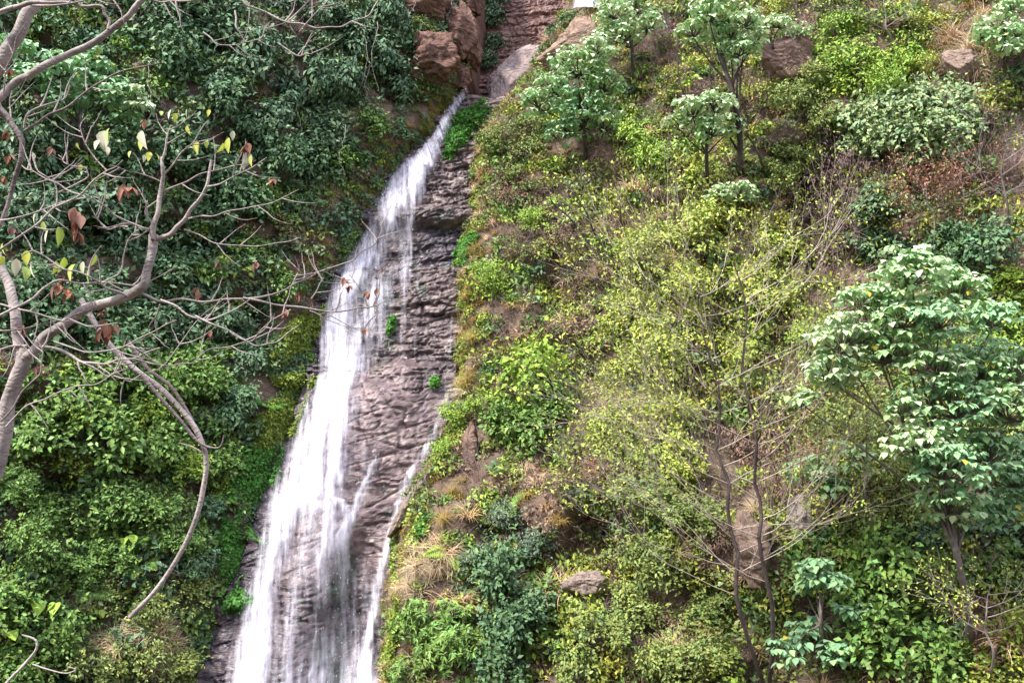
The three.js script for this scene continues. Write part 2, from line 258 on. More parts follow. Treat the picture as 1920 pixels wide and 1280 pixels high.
// ---------------------------------------------------------------- falling water
const LINES = [ // course of each thread of water: photo column, row, half width, strength
  [[872, 172, 7, 1], [850, 212, 11, 1.1], [826, 262, 14, 1.2], [798, 302, 26, 1.2], [768, 335, 34, 1.2], [748, 370, 32, 1.1], [722, 415, 26, 0.75], [694, 470, 26, 0.6], [664, 530, 26, 0.7], [640, 585, 20, 0.85], [630, 640, 22, 0.7], [622, 700, 26, 0.5]],
  [[800, 300, 16, 0.9], [788, 345, 15, 0.9], [776, 395, 17, 0.85], [768, 450, 11, 0.6], [766, 505, 9, 0.55], [762, 560, 8, 0.45], [758, 640, 7, 0.32], [754, 720, 6, 0.25], [750, 790, 6, 0.2]],
  [[752, 360, 18, 0.8], [742, 420, 15, 0.6], [752, 480, 10, 0.3], [748, 515, 22, 0.5], [728, 550, 20, 0.65], [706, 600, 22, 0.5], [700, 660, 26, 0.35]],
  [[708, 430, 34, 0.5], [690, 480, 44, 0.5], [676, 560, 50, 0.55], [676, 630, 56, 0.55], [664, 690, 50, 0.5], [650, 740, 40, 0.4]],
  [[652, 630, 30, 0.5], [648, 690, 30, 0.95], [634, 740, 38, 1.2], [608, 810, 40, 1.1], [582, 870, 36, 1.05], [552, 940, 28, 1.1], [536, 1000, 22, 1.05], [522, 1060, 20, 0.9], [504, 1120, 22, 0.85], [494, 1200, 24, 1.0], [484, 1290, 30, 1.05]],
  [[664, 690, 24, 0.6], [662, 760, 16, 0.6], [650, 840, 12, 0.5], [642, 920, 13, 0.7], [634, 1000, 12, 0.8], [626, 1070, 9, 0.6], [614, 1150, 7, 0.35], [606, 1290, 9, 0.3]],
  [[620, 840, 18, 0.6], [604, 930, 14, 0.55], [596, 1010, 9, 0.35], [582, 1090, 8, 0.35], [566, 1160, 7, 0.3], [560, 1290, 9, 0.35]],
  [[680, 740, 44, 0.32], [664, 850, 56, 0.44], [618, 960, 74, 0.46], [580, 1060, 80, 0.42], [548, 1170, 82, 0.4], [540, 1290, 90, 0.44]],
  [[640, 932, 9, 0.55], [660, 938, 7, 0.75], [668, 968, 6, 0.8], [656, 1010, 8, 0.6], [650, 1090, 7, 0.4], [644, 1180, 7, 0.25]],
  [[740, 800, 4, 0.35], [716, 870, 6, 0.5], [694, 925, 7, 0.75], [672, 968, 7, 0.85], [657, 1010, 8, 0.6], [652, 1080, 7, 0.4]],
  [[846, 520, 3, 0.5], [848, 600, 3.6, 0.42], [843, 680, 3.6, 0.45], [838, 760, 4, 0.45], [828, 792, 7, 0.6], [800, 850, 9, 0.7], [768, 908, 9, 0.85], [748, 968, 7, 0.85], [732, 1040, 7, 1.05], [718, 1090, 8, 0.9], [706, 1150, 7, 1], [694, 1210, 8, 1.05], [692, 1250, 12, 0.9], [702, 1290, 20, 0.85]],
  [[838, 425, 2.2, 0.5], [836, 500, 2, 0.5]], [[812, 430, 1.6, 0.35], [810, 505, 2, 0.3], [806, 600, 2.4, 0.3]], [[792, 440, 3, 0.4], [786, 505, 3, 0.35], [782, 590, 4, 0.4], [780, 690, 4, 0.3], [778, 790, 5, 0.28]],
  [[690, 1030, 16, 0.3], [684, 1100, 26, 0.35], [670, 1190, 42, 0.5], [656, 1290, 56, 0.65]],
].map((l) => l.map(([u, v, w, a], i) => [u, v, w, a * (i === 0 && v > 200 ? 0.12 : i === l.length - 1 && v < 1270 ? 0.06 : 1)]).map(([u, v, w, a]) => { const p = onFace(u, v); return [p.x, p.y, w * 0.0178, a]; }));
const ACROSS = 384, ALONG = 1536;
function density(x, y) {
  let s = 0;
  for (const l of LINES) for (let i = 1; i < l.length; i++) {
    const a = l[i - 1], b = l[i]; if (y > a[1] || y <= b[1]) continue;
    const t = (y - a[1]) / (b[1] - a[1]), c = mix(a[0], b[0], t), w = mix(a[2], b[2], t), d = Math.abs(x - c) / w;
    if (d < 2.4) s += mix(a[3], b[3], t) * Math.exp(-(d ** 2.6) * 0.7);
  }
  return s;
}
const yTop = onFace(870, 168).y, yLow = onFace(600, 1400).y, SX = (s, y) => mix(xL(y) - 0.25, xR(y) + 0.1, s);
const DENS = new Float32Array(ACROSS * ALONG);
for (let j = 0; j < ALONG; j++) for (let i = 0; i < ACROSS; i++) { const y = mix(yLow, yTop, j / (ALONG - 1)), x = SX(i / (ACROSS - 1), y) + 0.16 * fbm(i * 0.012, y * 0.9, 3, 3) + 0.05 * noise(i * 0.06, y * 4, 6); DENS[j * ACROSS + i] = density(x, y); }
function densAt(s, t) { const i = clamp(s) * (ACROSS - 1), j = clamp(t) * (ALONG - 1), a = Math.floor(i), b = Math.floor(j), a2 = Math.min(a + 1, ACROSS - 1), b2 = Math.min(b + 1, ALONG - 1), f = i - a, g = j - b; return mix(mix(DENS[b * ACROSS + a], DENS[b * ACROSS + a2], f), mix(DENS[b2 * ACROSS + a], DENS[b2 * ACROSS + a2], f), g); }
const water = new THREE.Group(); water.name = 'waterfall_water'; scene.add(water); water.userData = { kind: 'structure', label: 'white waterfall sliding down the layered rock gully', category: 'waterfall' };
const foam = (alphaMap) => new THREE.MeshPhysicalMaterial({ color: new THREE.Color().setRGB(0.88, 0.86, 0.97), roughness: 0.95, transmission: 0.2, clearcoat: 0.3, clearcoatRoughness: 0.3, transparent: true, alphaMap, side: THREE.DoubleSide });
const BED = (() => { // the rock under the water, smoothed the way a falling sheet bridges small ledges
  const nx = 140, ny = 560, a = new Float32Array((nx + 1) * (ny + 1)), b = a.slice(), K = 13;
  for (let j = 0; j <= ny; j++) for (let i = 0; i <= nx; i++) { const y = mix(yLow, yTop, j / ny); a[j * (nx + 1) + i] = rockZ(SX(i / nx, y), y); }
  for (let j = 0; j <= ny; j++) for (let i = 0; i <= nx; i++) { let q = 0, n = 0; for (let d = -K; d <= K; d += 2) for (let e = -4; e <= 4; e += 2) { const jj = j + d, ii = i + e; if (jj < 0 || jj > ny || ii < 0 || ii > nx) continue; q += a[jj * (nx + 1) + ii]; n++; } b[j * (nx + 1) + i] = q / n; }
  return (s, t) => b[Math.round(t * ny) * (nx + 1) + Math.round(s * nx)];
})();
[[0.06, 0.08, 1, 0.58], [0.16, 0.18, 2, 0.43], [0.28, 0.26, 3, 0.29]].forEach(([off, swell, seed, gain]) => {
  const d = new Uint8Array(ACROSS * ALONG * 4);
  for (let j = 0; j < ALONG; j++) for (let i = 0; i < ACROSS; i++) {
    const y = mix(yLow, yTop, j / (ALONG - 1)), x = SX(i / (ACROSS - 1), y), D = DENS[j * ACROSS + i];
    const drift = x + 0.30 * y * (rowOf(y) < 320 ? 1.2 : 0.25); // threads lean with the chute
    const st = 0.5 + 0.8 * noise(drift * 5.5, y * 0.45, seed * 7) + 0.5 * noise(drift * 15, y * 1.3, seed * 11) + 0.16 * noise(drift * 30, y * 2.6, seed * 13), cl = 0.5 + 0.7 * fbm(x * 2.2, y * 1.6, seed * 17, 4) + 0.35 * noise(x * 13, y * 10, seed * 5);
    const br = 0.5 + 0.8 * noise(x * 7, y * 4.5, seed * 23) + 0.4 * noise(x * 17, y * 9, seed * 29); // breaks on small ledges
    const a = clamp(D * gain * (0.10 + 1.7 * st * (0.45 + 0.35 * cl + 0.35 * br)) + (seed < 3 ? 1 : 0.5) * sm(0.9, 1.8, D) * 0.3 * cl - 0.17 + 0.1 * Math.min(1, D));
    const k = (j * ACROSS + i) * 4; d[k] = d[k + 1] = d[k + 2] = 255 * Math.pow(a, 1.25); d[k + 3] = 255;
  }
  const tex = new THREE.DataTexture(d, ACROSS, ALONG); tex.magFilter = THREE.LinearFilter; tex.needsUpdate = true;
  const g = sheet(140, 560, (s, t) => {
    const y = mix(yLow, yTop, t), x = SX(s, y), D = densAt(s, t);
    const zr = BED(s, t) + 0.05;
    return { x, y, z: zr + off * (0.4 + 0.6 * Math.min(1, D)) + swell * Math.min(1.1, D) + 0.10 * Math.min(1, D) * noise(x * 3, y * 0.9, seed * 3) + 0.05 * Math.min(1, D) * noise(x * 9, y * 2.4, seed), u: s, v: t };
  }, () => [1, 1, 1]);
  part('water_sheet', g, foam(tex), water);
});
{ // thrown drops and short threads round the heavier water
  const R = rng(77), b = new Buf(), list = [];
  for (let k = 0; k < 60000 && list.length < 1800; k++) {
    const s = R(), t = R(), D = densAt(s, t); if (D < 0.15 || R() > D * 0.9) continue;
    const y = mix(yLow, yTop, t), x = SX(s, y); list.push([x, y, wallZ(x, y) + 0.15 + 0.35 * Math.min(1, D) + 0.25 * R(), R()]);
  }
  b.v(V(0, 1, 0), V(0, 1, 0), [1, 1, 1]); for (let q = 0; q < 4; q++) { const a = q * Math.PI / 2, n = V(Math.cos(a), 0, Math.sin(a)); b.v(n.clone(), n, [1, 1, 1]); } b.v(V(0, -1.6, 0), V(0, -1, 0), [1, 1, 1]);
  for (let q = 0; q < 4; q++) b.i.push(0, 1 + (q + 1) % 4, 1 + q, 5, 1 + q, 1 + (q + 1) % 4);
  const im = new THREE.InstancedMesh(b.geo(), new THREE.MeshPhysicalMaterial({ color: 0xf4f3fa, roughness: 0.5, clearcoat: 0.5 }), list.length), m = new THREE.Matrix4();
  list.forEach(([x, y, z, r], i) => { const w = 0.003 + 0.006 * r; m.makeScale(w, w * (1.2 + 2.5 * hash(i)), w).setPosition(x, y, z); im.setMatrixAt(i, m); });
  im.name = 'spray'; im.userData.kind = 'stuff'; im.castShadow = im.receiveShadow = true; water.add(im);
}
{ // the small fall far up the gully
  const P = [[1098, -60], [1092, -10], [1090, 12], [1096, 26]].map(([u, v]) => { const p = hit(u, v); return p; }); const zz = Math.max(...P.map((p) => p.z)) + 0.55;
  const w = 64, h = 128, d = new Uint8Array(w * h * 4);
  for (let j = 0; j < h; j++) for (let i = 0; i < w; i++) { const e = 1 - Math.abs(i / (w - 1) - 0.5) * 2; const a = clamp(sm(0, 0.35, e + 0.25 * noise(i * 0.2, j * 0.06, 2)) * (0.75 + 0.45 * noise(i * 0.35, j * 0.05, 4))); d.fill(a * 255, (j * w + i) * 4, (j * w + i) * 4 + 3); d[(j * w + i) * 4 + 3] = 255; }
  const tex = new THREE.DataTexture(d, w, h); tex.magFilter = THREE.LinearFilter; tex.needsUpdate = true;
  const ya = P[3].y - 0.1, yb = P[0].y + 1.2, m = part('upper_water', sheet(16, 60, (s, t) => { const y = mix(ya, yb, t), c = mix(P[3].x, P[0].x + 0.3, t); return { x: c + (s - 0.5) * mix(1.15, 0.75, t), y, z: zz + 0.16 * Math.sin(s * Math.PI) + 0.1 * noise(s * 5, y * 2) - 0.2 * (y - ya) * 0.6, u: s, v: t }; }, () => [1, 1, 1]), foam(tex), scene);
  m.userData = { kind: 'structure', label: 'small white fall above the dry rock hump', category: 'waterfall' };
}

// ---------------------------------------------------------------- plant kinds
const L = {
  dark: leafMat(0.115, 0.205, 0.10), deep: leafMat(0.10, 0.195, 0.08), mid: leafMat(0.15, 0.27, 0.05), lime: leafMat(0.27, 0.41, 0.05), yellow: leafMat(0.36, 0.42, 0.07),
  olive: leafMat(0.22, 0.28, 0.065), pale: leafMat(0.27, 0.37, 0.16), rust: leafMat(0.34, 0.16, 0.10), brown: leafMat(0.26, 0.165, 0.12, { clearcoat: 0.1 }), grey: leafMat(0.15, 0.21, 0.13),
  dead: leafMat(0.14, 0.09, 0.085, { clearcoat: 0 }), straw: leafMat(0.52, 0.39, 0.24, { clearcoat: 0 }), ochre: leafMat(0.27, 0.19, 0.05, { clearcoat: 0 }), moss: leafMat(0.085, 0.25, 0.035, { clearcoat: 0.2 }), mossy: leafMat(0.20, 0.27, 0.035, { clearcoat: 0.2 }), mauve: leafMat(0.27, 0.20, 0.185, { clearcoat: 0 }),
  big: leafMat(0.33, 0.55, 0.22, { transmission: 0.28, clearcoat: 0.6, clearcoatRoughness: 0.35 }), bigPale: leafMat(0.52, 0.64, 0.36, { transmission: 0.28, clearcoat: 0.6, clearcoatRoughness: 0.35 }), bigBlue: leafMat(0.25, 0.47, 0.22, { transmission: 0.28, clearcoat: 0.6, clearcoatRoughness: 0.35 }), bigYellow: leafMat(0.42, 0.38, 0.05),
};
const WOOD = { dark: [0.075, 0.05, 0.045], brown: [0.17, 0.115, 0.09], grey: [0.30, 0.25, 0.23], pale: [0.50, 0.43, 0.38], mauve: [0.24, 0.17, 0.16] };
const tone = (R, k = 0.25) => { const t = 1 + (R() - 0.5) * 2 * k, w = (R() - 0.5) * k; return [t * (1 + w), t, t * (1 - w)]; };
// a branching stem; leaves or nothing at its tips
function bough(b, p, dir, len, r, depth, R, col, tips, sides = 5, spread = 0.75, rise = 0.12) {
  const pts = [p.clone()], d = dir.clone(), n = 4; let q = p.clone();
  for (let k = 1; k <= n; k++) { d.add(V((R() - 0.5) * 0.35, (R() - 0.5) * 0.3 + rise * 0.5, (R() - 0.5) * 0.35)).normalize(); q = q.clone().addScaledVector(d, len / n); pts.push(q); }
  tube(b, pts, r, r * 0.55, depth > 1 ? sides : 3, col);
  if (depth <= 0) { tips.push([pts[n], d.clone()]); return; }
  const kids = 2 + (R() < 0.55 ? 1 : 0);
  for (let k = 0; k < kids; k++) { const a = k === 0 ? n : 1 + Math.floor(R() * n), nd = d.clone().multiplyScalar(1.1).add(dirIn(R, rise).multiplyScalar(k === 0 ? spread * 0.6 : spread * 1.15)).normalize(); bough(b, pts[a], nd, len * (0.62 + 0.25 * R()), r * 0.66, depth - 1, R, col, tips, sides, spread, rise); }
  tips.push([pts[3], d.clone()]);
}
// rounded leafy crown of unit size, standing on the origin, open to the front and the top
function crownGeo(seed, o) {
  const R = rng(seed), b = new Buf(), lobes = [];
  for (let k = 0; k < o.lobes * 1.4; k++) { const d = dirIn(R, 0.3), q = 0.45 + 0.45 * R(); lobes.push([V(d.x * q, 0.62 + d.y * q * 0.8, d.z * q), 0.18 + 0.28 * R()]); }
  for (let k = 0; k < o.n; k++) {
    const [c, r] = lobes[Math.floor(R() * lobes.length)], out = dirIn(R, 0.25), rad = r * (0.55 + 0.5 * Math.sqrt(R())) * (1 + 0.35 * noise(out.x * 3 + k % 7, out.y * 3, out.z * 3));
    const shoot = R() < 0.16 ? 0.12 + 0.38 * R() : 0, p = c.clone().addScaledVector(out, rad + shoot).add(V(0, shoot * 0.3, 0)), shade = tone(R, 0.28), ax = out.clone().add(V(0, 0.15, 0)).normalize();
    for (let q = 0; q < o.per; q++) {
      const d = o.whorl ? ax.clone().multiplyScalar(0.35).add(dirIn(R, 0).projectOnPlane(ax).normalize()).normalize() : dirIn(R, o.hang ?? -0.1).addScaledVector(out, 0.7).normalize();
      const nr = ax.clone().multiplyScalar(0.6).add(V(0, 0.9, 0)).addScaledVector(dirIn(R, 0), 0.45).normalize(), s = o.len * (0.65 + 0.6 * R());
      leaf(b, p.clone().addScaledVector(dirIn(R, 0), o.len * (o.whorl ? 0.08 : 0.7)), d, nr, s, s * o.wid, [shade[0] * (0.9 + 0.2 * R()), shade[1] * (0.92 + 0.16 * R()), shade[2]], 0.15 + 0.2 * R(), 0.3);
    }
  }
  return b.geo();
}
function stemsGeo(seed, n, col, reach = 1.0) {
  const R = rng(seed), b = new Buf();
  for (let k = 0; k < n; k++) { const d = dirIn(R, 0.9), e = V(d.x * 0.85, 0.35 + Math.abs(d.y) * 0.75, d.z * 0.85).multiplyScalar(reach); const tips = []; bough(b, V((R() - 0.5) * 0.15, -0.35, (R() - 0.5) * 0.15), e.clone().normalize(), e.length() * 0.65, 0.022, 2, R, col, tips, 4, 0.6); }
  return b.geo();
}
const KIND = {};
function kind(name, o) { KIND[name] = { crown: [0, 1, 2].map((k) => crownGeo(o.seed + k * 17, o)), stem: [0, 1].map((k) => stemsGeo(o.seed + 5 + k, o.stems ?? 4, o.wood ?? WOOD.brown)), mats: o.mats }; }
kind('fine', { seed: 100, lobes: 9, n: 480, per: 4, len: 0.135, wid: 0.5, mats: [L.yellow, L.lime, L.olive] });
kind('round', { seed: 200, lobes: 9, n: 440, per: 3, len: 0.19, wid: 0.62, mats: [L.mid, L.deep, L.lime] });
kind('glossy', { seed: 300, lobes: 8, n: 190, per: 8, len: 0.22, wid: 0.3, whorl: true, mats: [L.mid, L.grey] });
kind('droop', { seed: 400, lobes: 8, n: 430, per: 3, len: 0.21, wid: 0.5, hang: -0.7, mats: [L.dark, L.deep] });
kind('sparse', { seed: 500, lobes: 10, n: 230, per: 3, len: 0.10, wid: 0.5, stems: 9, wood: WOOD.mauve, mats: [L.olive, L.brown, L.rust] });
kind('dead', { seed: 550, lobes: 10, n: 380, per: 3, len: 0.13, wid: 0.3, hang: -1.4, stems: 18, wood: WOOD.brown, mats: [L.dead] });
kind('broad', { seed: 600, lobes: 7, n: 170, per: 3, len: 0.25, wid: 0.75, hang: -0.6, mats: [L.big, L.bigPale] });
const UP = V(0, 1, 0);
// a shrub rooted on the slope, leaning out from it
function shrub(name, kindName, mat, u, v, size, label, category, grp, tint) {
  const K = KIND[kindName], seed = Math.round(u * 7 + v * 13), p = hit(u, v), n = slopeN(p.x, p.y, 0.8), R = rng(seed);
  const drop = size * 0.55; p.y -= drop; p.z = wallZ(p.x, p.y) - 0.05;
  const g = group(name, p), lean = UP.clone().multiplyScalar(1).addScaledVector(n, 0.75).normalize();
  g.quaternion.setFromUnitVectors(UP, lean).multiply(new THREE.Quaternion().setFromAxisAngle(UP, R() * 6.28)); g.scale.set(size * (0.9 + 0.25 * R()), size * (0.8 + 0.35 * R()), size * (0.9 + 0.25 * R()));
  part('foliage', K.crown[seed % 3], mat, g, 'stuff'); part('stem', K.stem[seed % 2], M.twig, g); tag(g, label, category, grp);
  return g;
}
const S = (name, kindName, mat, label, category, rows, grp) => rows.forEach(([u, v, s]) => shrub(name, kindName, mat, u, v, s, label, category, rows.length > 1 ? (grp || label) : grp));

// ---------------------------------------------------------------- undergrowth: clumps nobody could count, thick on the slope
function clumpGeo(seed, n, len, wid, rad, o = {}) {
  const R = rng(seed), b = new Buf();
  for (let k = 0; k < n; k++) {
    const a = R() * 6.283, r = Math.sqrt(R()) * rad, hgt = (0.15 + 0.85 * R()) * rad * 0.9, p = V(Math.cos(a) * r, hgt * (1 - 0.4 * r / rad), Math.sin(a) * r);
    const d = dirIn(R, o.hang ?? 0.1), nr = V(0, 1, 0).addScaledVector(dirIn(R, 0), 0.6).normalize(), s = len * (0.6 + 0.7 * R());
    leaf(b, p, d, nr, s, s * wid, tone(R, 0.3), 0.2, 0.3);
  }
  return b.geo();
}
function tuftGeo(seed, n, len, o = {}) { // arching blades
  const R = rng(seed), b = new Buf();
  for (let k = 0; k < n; k++) {
    const a = R() * 6.283, d = V(Math.cos(a) * (0.2 + 0.6 * R()), 0.8, Math.sin(a) * (0.2 + 0.6 * R())).normalize(), l = len * (0.5 + 0.7 * R()), w = 0.006 + 0.008 * R(), side = V(-Math.sin(a), 0, Math.cos(a)), c = tone(R, 0.3);
    let p = V((R() - 0.5) * 0.2, 0, (R() - 0.5) * 0.2), prev = null;
    for (let q = 0; q <= 4; q++) { const ww = w * (1 - q / 4.2), nn = V(-d.x * d.y, 1 - d.y * d.y + 0.3, -d.z * d.y).normalize(), i0 = b.v(p.clone().addScaledVector(side, -ww), nn, c), i1 = b.v(p.clone().addScaledVector(side, ww), nn, c); if (prev) b.i.push(prev[0], prev[1], i1, prev[0], i1, i0); prev = [i0, i1]; p = p.clone().addScaledVector(d, l / 4); d.y -= 0.42 * (o.fall ?? 1); d.normalize(); }
  }
  return b.geo();
}
function twigClump(seed, col, n = 7) { const R = rng(seed), b = new Buf(), tips = []; for (let k = 0; k < n; k++) bough(b, V((R() - 0.5) * 0.2, 0, (R() - 0.5) * 0.2), dirIn(R, 0.7), 0.3, 0.009, 2, R, col, tips, 3, 0.9, 0.05); return b.geo(); }
const COVER = {
  dark: [clumpGeo(11, 80, 0.17, 0.5, 0.38), L.dark], deep: [clumpGeo(12, 80, 0.165, 0.55, 0.36), L.deep], mid: [clumpGeo(13, 80, 0.155, 0.55, 0.36), L.mid], lime: [clumpGeo(14, 80, 0.13, 0.55, 0.34), L.lime], yellow: [clumpGeo(15, 80, 0.115, 0.5, 0.36), L.yellow],
  olive: [clumpGeo(16, 80, 0.125, 0.45, 0.36), L.olive], pale: [clumpGeo(17, 80, 0.12, 0.6, 0.36), L.pale], brown: [clumpGeo(18, 65, 0.125, 0.4, 0.34), L.brown], straw: [tuftGeo(19, 75, 0.6), L.straw], ochre: [tuftGeo(20, 95, 0.32, { fall: 1.4 }), L.ochre], twig: [twigClump(21, [1, 1, 1], 8), L.mauve], mossy: [tuftGeo(22, 90, 0.26, { fall: 1.4 }), L.mossy],
};
// where each kind grows: photo column, row, half width, half height, kind, share
const PATCH = [
  [880, 620, 40, 170, 'ochre', 3], [905, 400, 40, 70, 'ochre', 2], [830, 950, 45, 80, 'ochre', 2], [745, 1200, 30, 100, 'mossy', 3], [790, 1080, 45, 70, 'straw', 2.4], [1000, 390, 70, 50, 'brown', 2], [1160, 470, 130, 50, 'twig', 2.5], [1560, 380, 70, 140, 'twig', 3], [1540, 470, 70, 60, 'brown', 2], [1110, 850, 60, 90, 'twig', 2], [1080, 930, 60, 60, 'brown', 1.6], [1450, 860, 100, 90, 'twig', 3], [1880, 290, 70, 150, 'twig', 2.6], [1230, 80, 60, 70, 'twig', 2], [1810, 110, 70, 70, 'straw', 3], [1080, 60, 70, 40, 'straw', 2], [1400, 1020, 50, 70, 'straw', 1.6], [1900, 560, 60, 60, 'lime', 2], [1200, 270, 60, 60, 'lime', 2], [1620, 130, 100, 70, 'lime', 2.4], [1010, 410, 40, 30, 'lime', 2], [930, 530, 50, 40, 'lime', 2], [1300, 500, 160, 80, 'yellow', 2.4], [960, 770, 80, 70, 'lime', 1.8], [1700, 240, 110, 80, 'pale', 2], [950, 260, 60, 50, 'olive', 2], [1200, 700, 120, 120, 'yellow', 1.6], [1250, 940, 140, 100, 'yellow', 1.6], [1150, 1200, 140, 80, 'yellow', 1.8], [1020, 650, 60, 60, 'brown', 1.4], [1600, 850, 90, 80, 'olive', 2], [1650, 1080, 150, 90, 'mid', 1.8], [1860, 1150, 80, 90, 'yellow', 1.5], [1500, 1200, 80, 60, 'grey', 0], [980, 1050, 80, 100, 'mid', 1.6], [1740, 480, 90, 60, 'deep', 2.4], [1890, 830, 60, 60, 'deep', 2],
  [150, 850, 200, 130, 'mid', 2.2], [350, 950, 120, 120, 'mid', 1.6], [120, 800, 130, 70, 'lime', 1.2], [100, 1150, 130, 80, 'mid', 1.6], [700, 260, 70, 50, 'mossy', 2], [640, 350, 80, 60, 'mossy', 2], [600, 460, 55, 70, 'brown', 2.2], [560, 560, 40, 90, 'mossy', 3], [300, 1210, 80, 60, 'straw', 1], [420, 1200, 60, 80, 'brown', 1.4], [480, 430, 50, 60, 'brown', 1], [160, 150, 120, 80, 'pale', 1.4], [590, 500, 40, 60, 'ochre', 1.4], [480, 850, 60, 130, 'mossy', 2.4], [500, 720, 60, 60, 'brown', 1], [540, 20, 70, 50, 'twig', 1.5], [760, 210, 40, 30, 'ochre', 2],
];
const MATS = [[1566, 385, 72, 140], [528, 790, 54, 80], [488, 890, 52, 84], [436, 1035, 30, 76], [558, 630, 38, 84], [560, 715, 42, 16], [435, 1130, 36, 20]]; // moss keeps other growth off
{
  const R = rng(5), lists = {}; for (const k in COVER) lists[k] = [];
  const kinds = Object.keys(COVER), m = new THREE.Matrix4(), q = new THREE.Quaternion(), q2 = new THREE.Quaternion();
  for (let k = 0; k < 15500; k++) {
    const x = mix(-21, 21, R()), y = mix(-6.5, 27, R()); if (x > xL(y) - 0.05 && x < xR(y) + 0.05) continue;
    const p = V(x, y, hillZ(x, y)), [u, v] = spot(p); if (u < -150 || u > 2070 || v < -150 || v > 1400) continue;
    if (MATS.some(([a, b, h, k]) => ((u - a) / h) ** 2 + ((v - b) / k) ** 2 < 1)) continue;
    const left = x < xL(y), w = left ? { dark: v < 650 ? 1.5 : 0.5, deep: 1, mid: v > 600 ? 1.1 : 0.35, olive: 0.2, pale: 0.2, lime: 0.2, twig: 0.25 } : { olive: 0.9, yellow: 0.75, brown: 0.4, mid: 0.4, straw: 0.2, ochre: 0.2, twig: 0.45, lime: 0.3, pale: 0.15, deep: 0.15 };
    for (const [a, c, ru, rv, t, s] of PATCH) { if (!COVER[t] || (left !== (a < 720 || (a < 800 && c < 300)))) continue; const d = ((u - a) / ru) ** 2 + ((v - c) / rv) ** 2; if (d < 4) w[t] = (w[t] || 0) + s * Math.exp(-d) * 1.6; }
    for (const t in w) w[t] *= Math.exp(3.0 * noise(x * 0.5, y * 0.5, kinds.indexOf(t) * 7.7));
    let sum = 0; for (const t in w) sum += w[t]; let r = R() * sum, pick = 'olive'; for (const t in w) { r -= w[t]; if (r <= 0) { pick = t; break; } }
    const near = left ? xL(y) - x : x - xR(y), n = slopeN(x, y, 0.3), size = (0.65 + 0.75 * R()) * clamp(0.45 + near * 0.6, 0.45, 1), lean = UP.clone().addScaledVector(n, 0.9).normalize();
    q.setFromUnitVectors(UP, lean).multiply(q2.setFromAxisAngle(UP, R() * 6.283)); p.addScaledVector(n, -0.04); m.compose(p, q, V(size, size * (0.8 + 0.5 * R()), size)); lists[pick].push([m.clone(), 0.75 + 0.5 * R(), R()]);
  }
  for (let k = 0; k < 3000; k++) {
    const y = mix(-6, 25, R()), left = R() < 0.55, d = 0.02 + 1.1 * R() * R(), x = left ? xL(y) - d : xR(y) + d, p = V(x, y, hillZ(x, y)), r = R();
    const v = rowOf(y), pick = left ? (v < 260 ? (r < 0.5 ? 'ochre' : 'mossy') : v < 620 ? (r < 0.4 ? 'mossy' : r < 0.6 ? 'deep' : r < 0.75 ? 'brown' : r < 0.9 ? 'ochre' : 'mid') : (r < 0.4 ? 'mossy' : r < 0.8 ? 'deep' : 'mid')) : (r < 0.5 ? 'ochre' : r < 0.65 ? 'olive' : r < 0.75 ? 'straw' : r < 0.88 ? 'mossy' : 'lime');
    if (v < 150) continue;
    const n = slopeN(x, y, 0.3), size = 0.4 + 0.4 * R(); q.setFromUnitVectors(UP, UP.clone().addScaledVector(n, 1.6).normalize()).multiply(q2.setFromAxisAngle(UP, R() * 6.283)); p.addScaledVector(n, -0.02); m.compose(p, q, V(size, size, size)); lists[pick].push([m.clone(), 0.75 + 0.5 * R(), R()]);
  }
  const title = { dark: 'dark_undergrowth', deep: 'deep_green_undergrowth', mid: 'green_undergrowth', lime: 'bright_undergrowth', yellow: 'yellow_green_undergrowth', olive: 'olive_undergrowth', pale: 'pale_undergrowth', brown: 'withered_undergrowth', straw: 'straw_grass', ochre: 'ochre_grass', twig: 'twiggy_undergrowth', mossy: 'mossy_grass' };
  const says = { dark: 'dark blue-green leafy undergrowth on the shaded bank', deep: 'deep green leafy undergrowth on the shaded bank', mid: 'fresh green leafy undergrowth', lime: 'bright lime-green leafy undergrowth', yellow: 'yellow-green small-leaved undergrowth on the sunny bank', olive: 'olive small-leaved undergrowth on the sunny bank', pale: 'pale grey-green leafy undergrowth', brown: 'withered brown leafy undergrowth', straw: 'long straw-coloured dry grass', ochre: 'short ochre grass along the gully rim', twig: 'mauve-brown leafless twiggy undergrowth', mossy: 'olive-green mossy grass beside the wet rock' };
  for (const t in COVER) {
    const im = new THREE.InstancedMesh(COVER[t][0], COVER[t][1], lists[t].length), c = new THREE.Color();
    lists[t].forEach(([mm, s, h], i) => { im.setMatrixAt(i, mm); im.setColorAt(i, c.setRGB(s * (0.9 + 0.25 * h), s, s * (1.1 - 0.25 * h))); });
    im.name = title[t]; im.castShadow = im.receiveShadow = true; im.userData = { kind: 'stuff', label: says[t], category: t === 'straw' || t === 'ochre' || t === 'mossy' ? 'grass' : 'undergrowth' }; scene.add(im);
  }
}

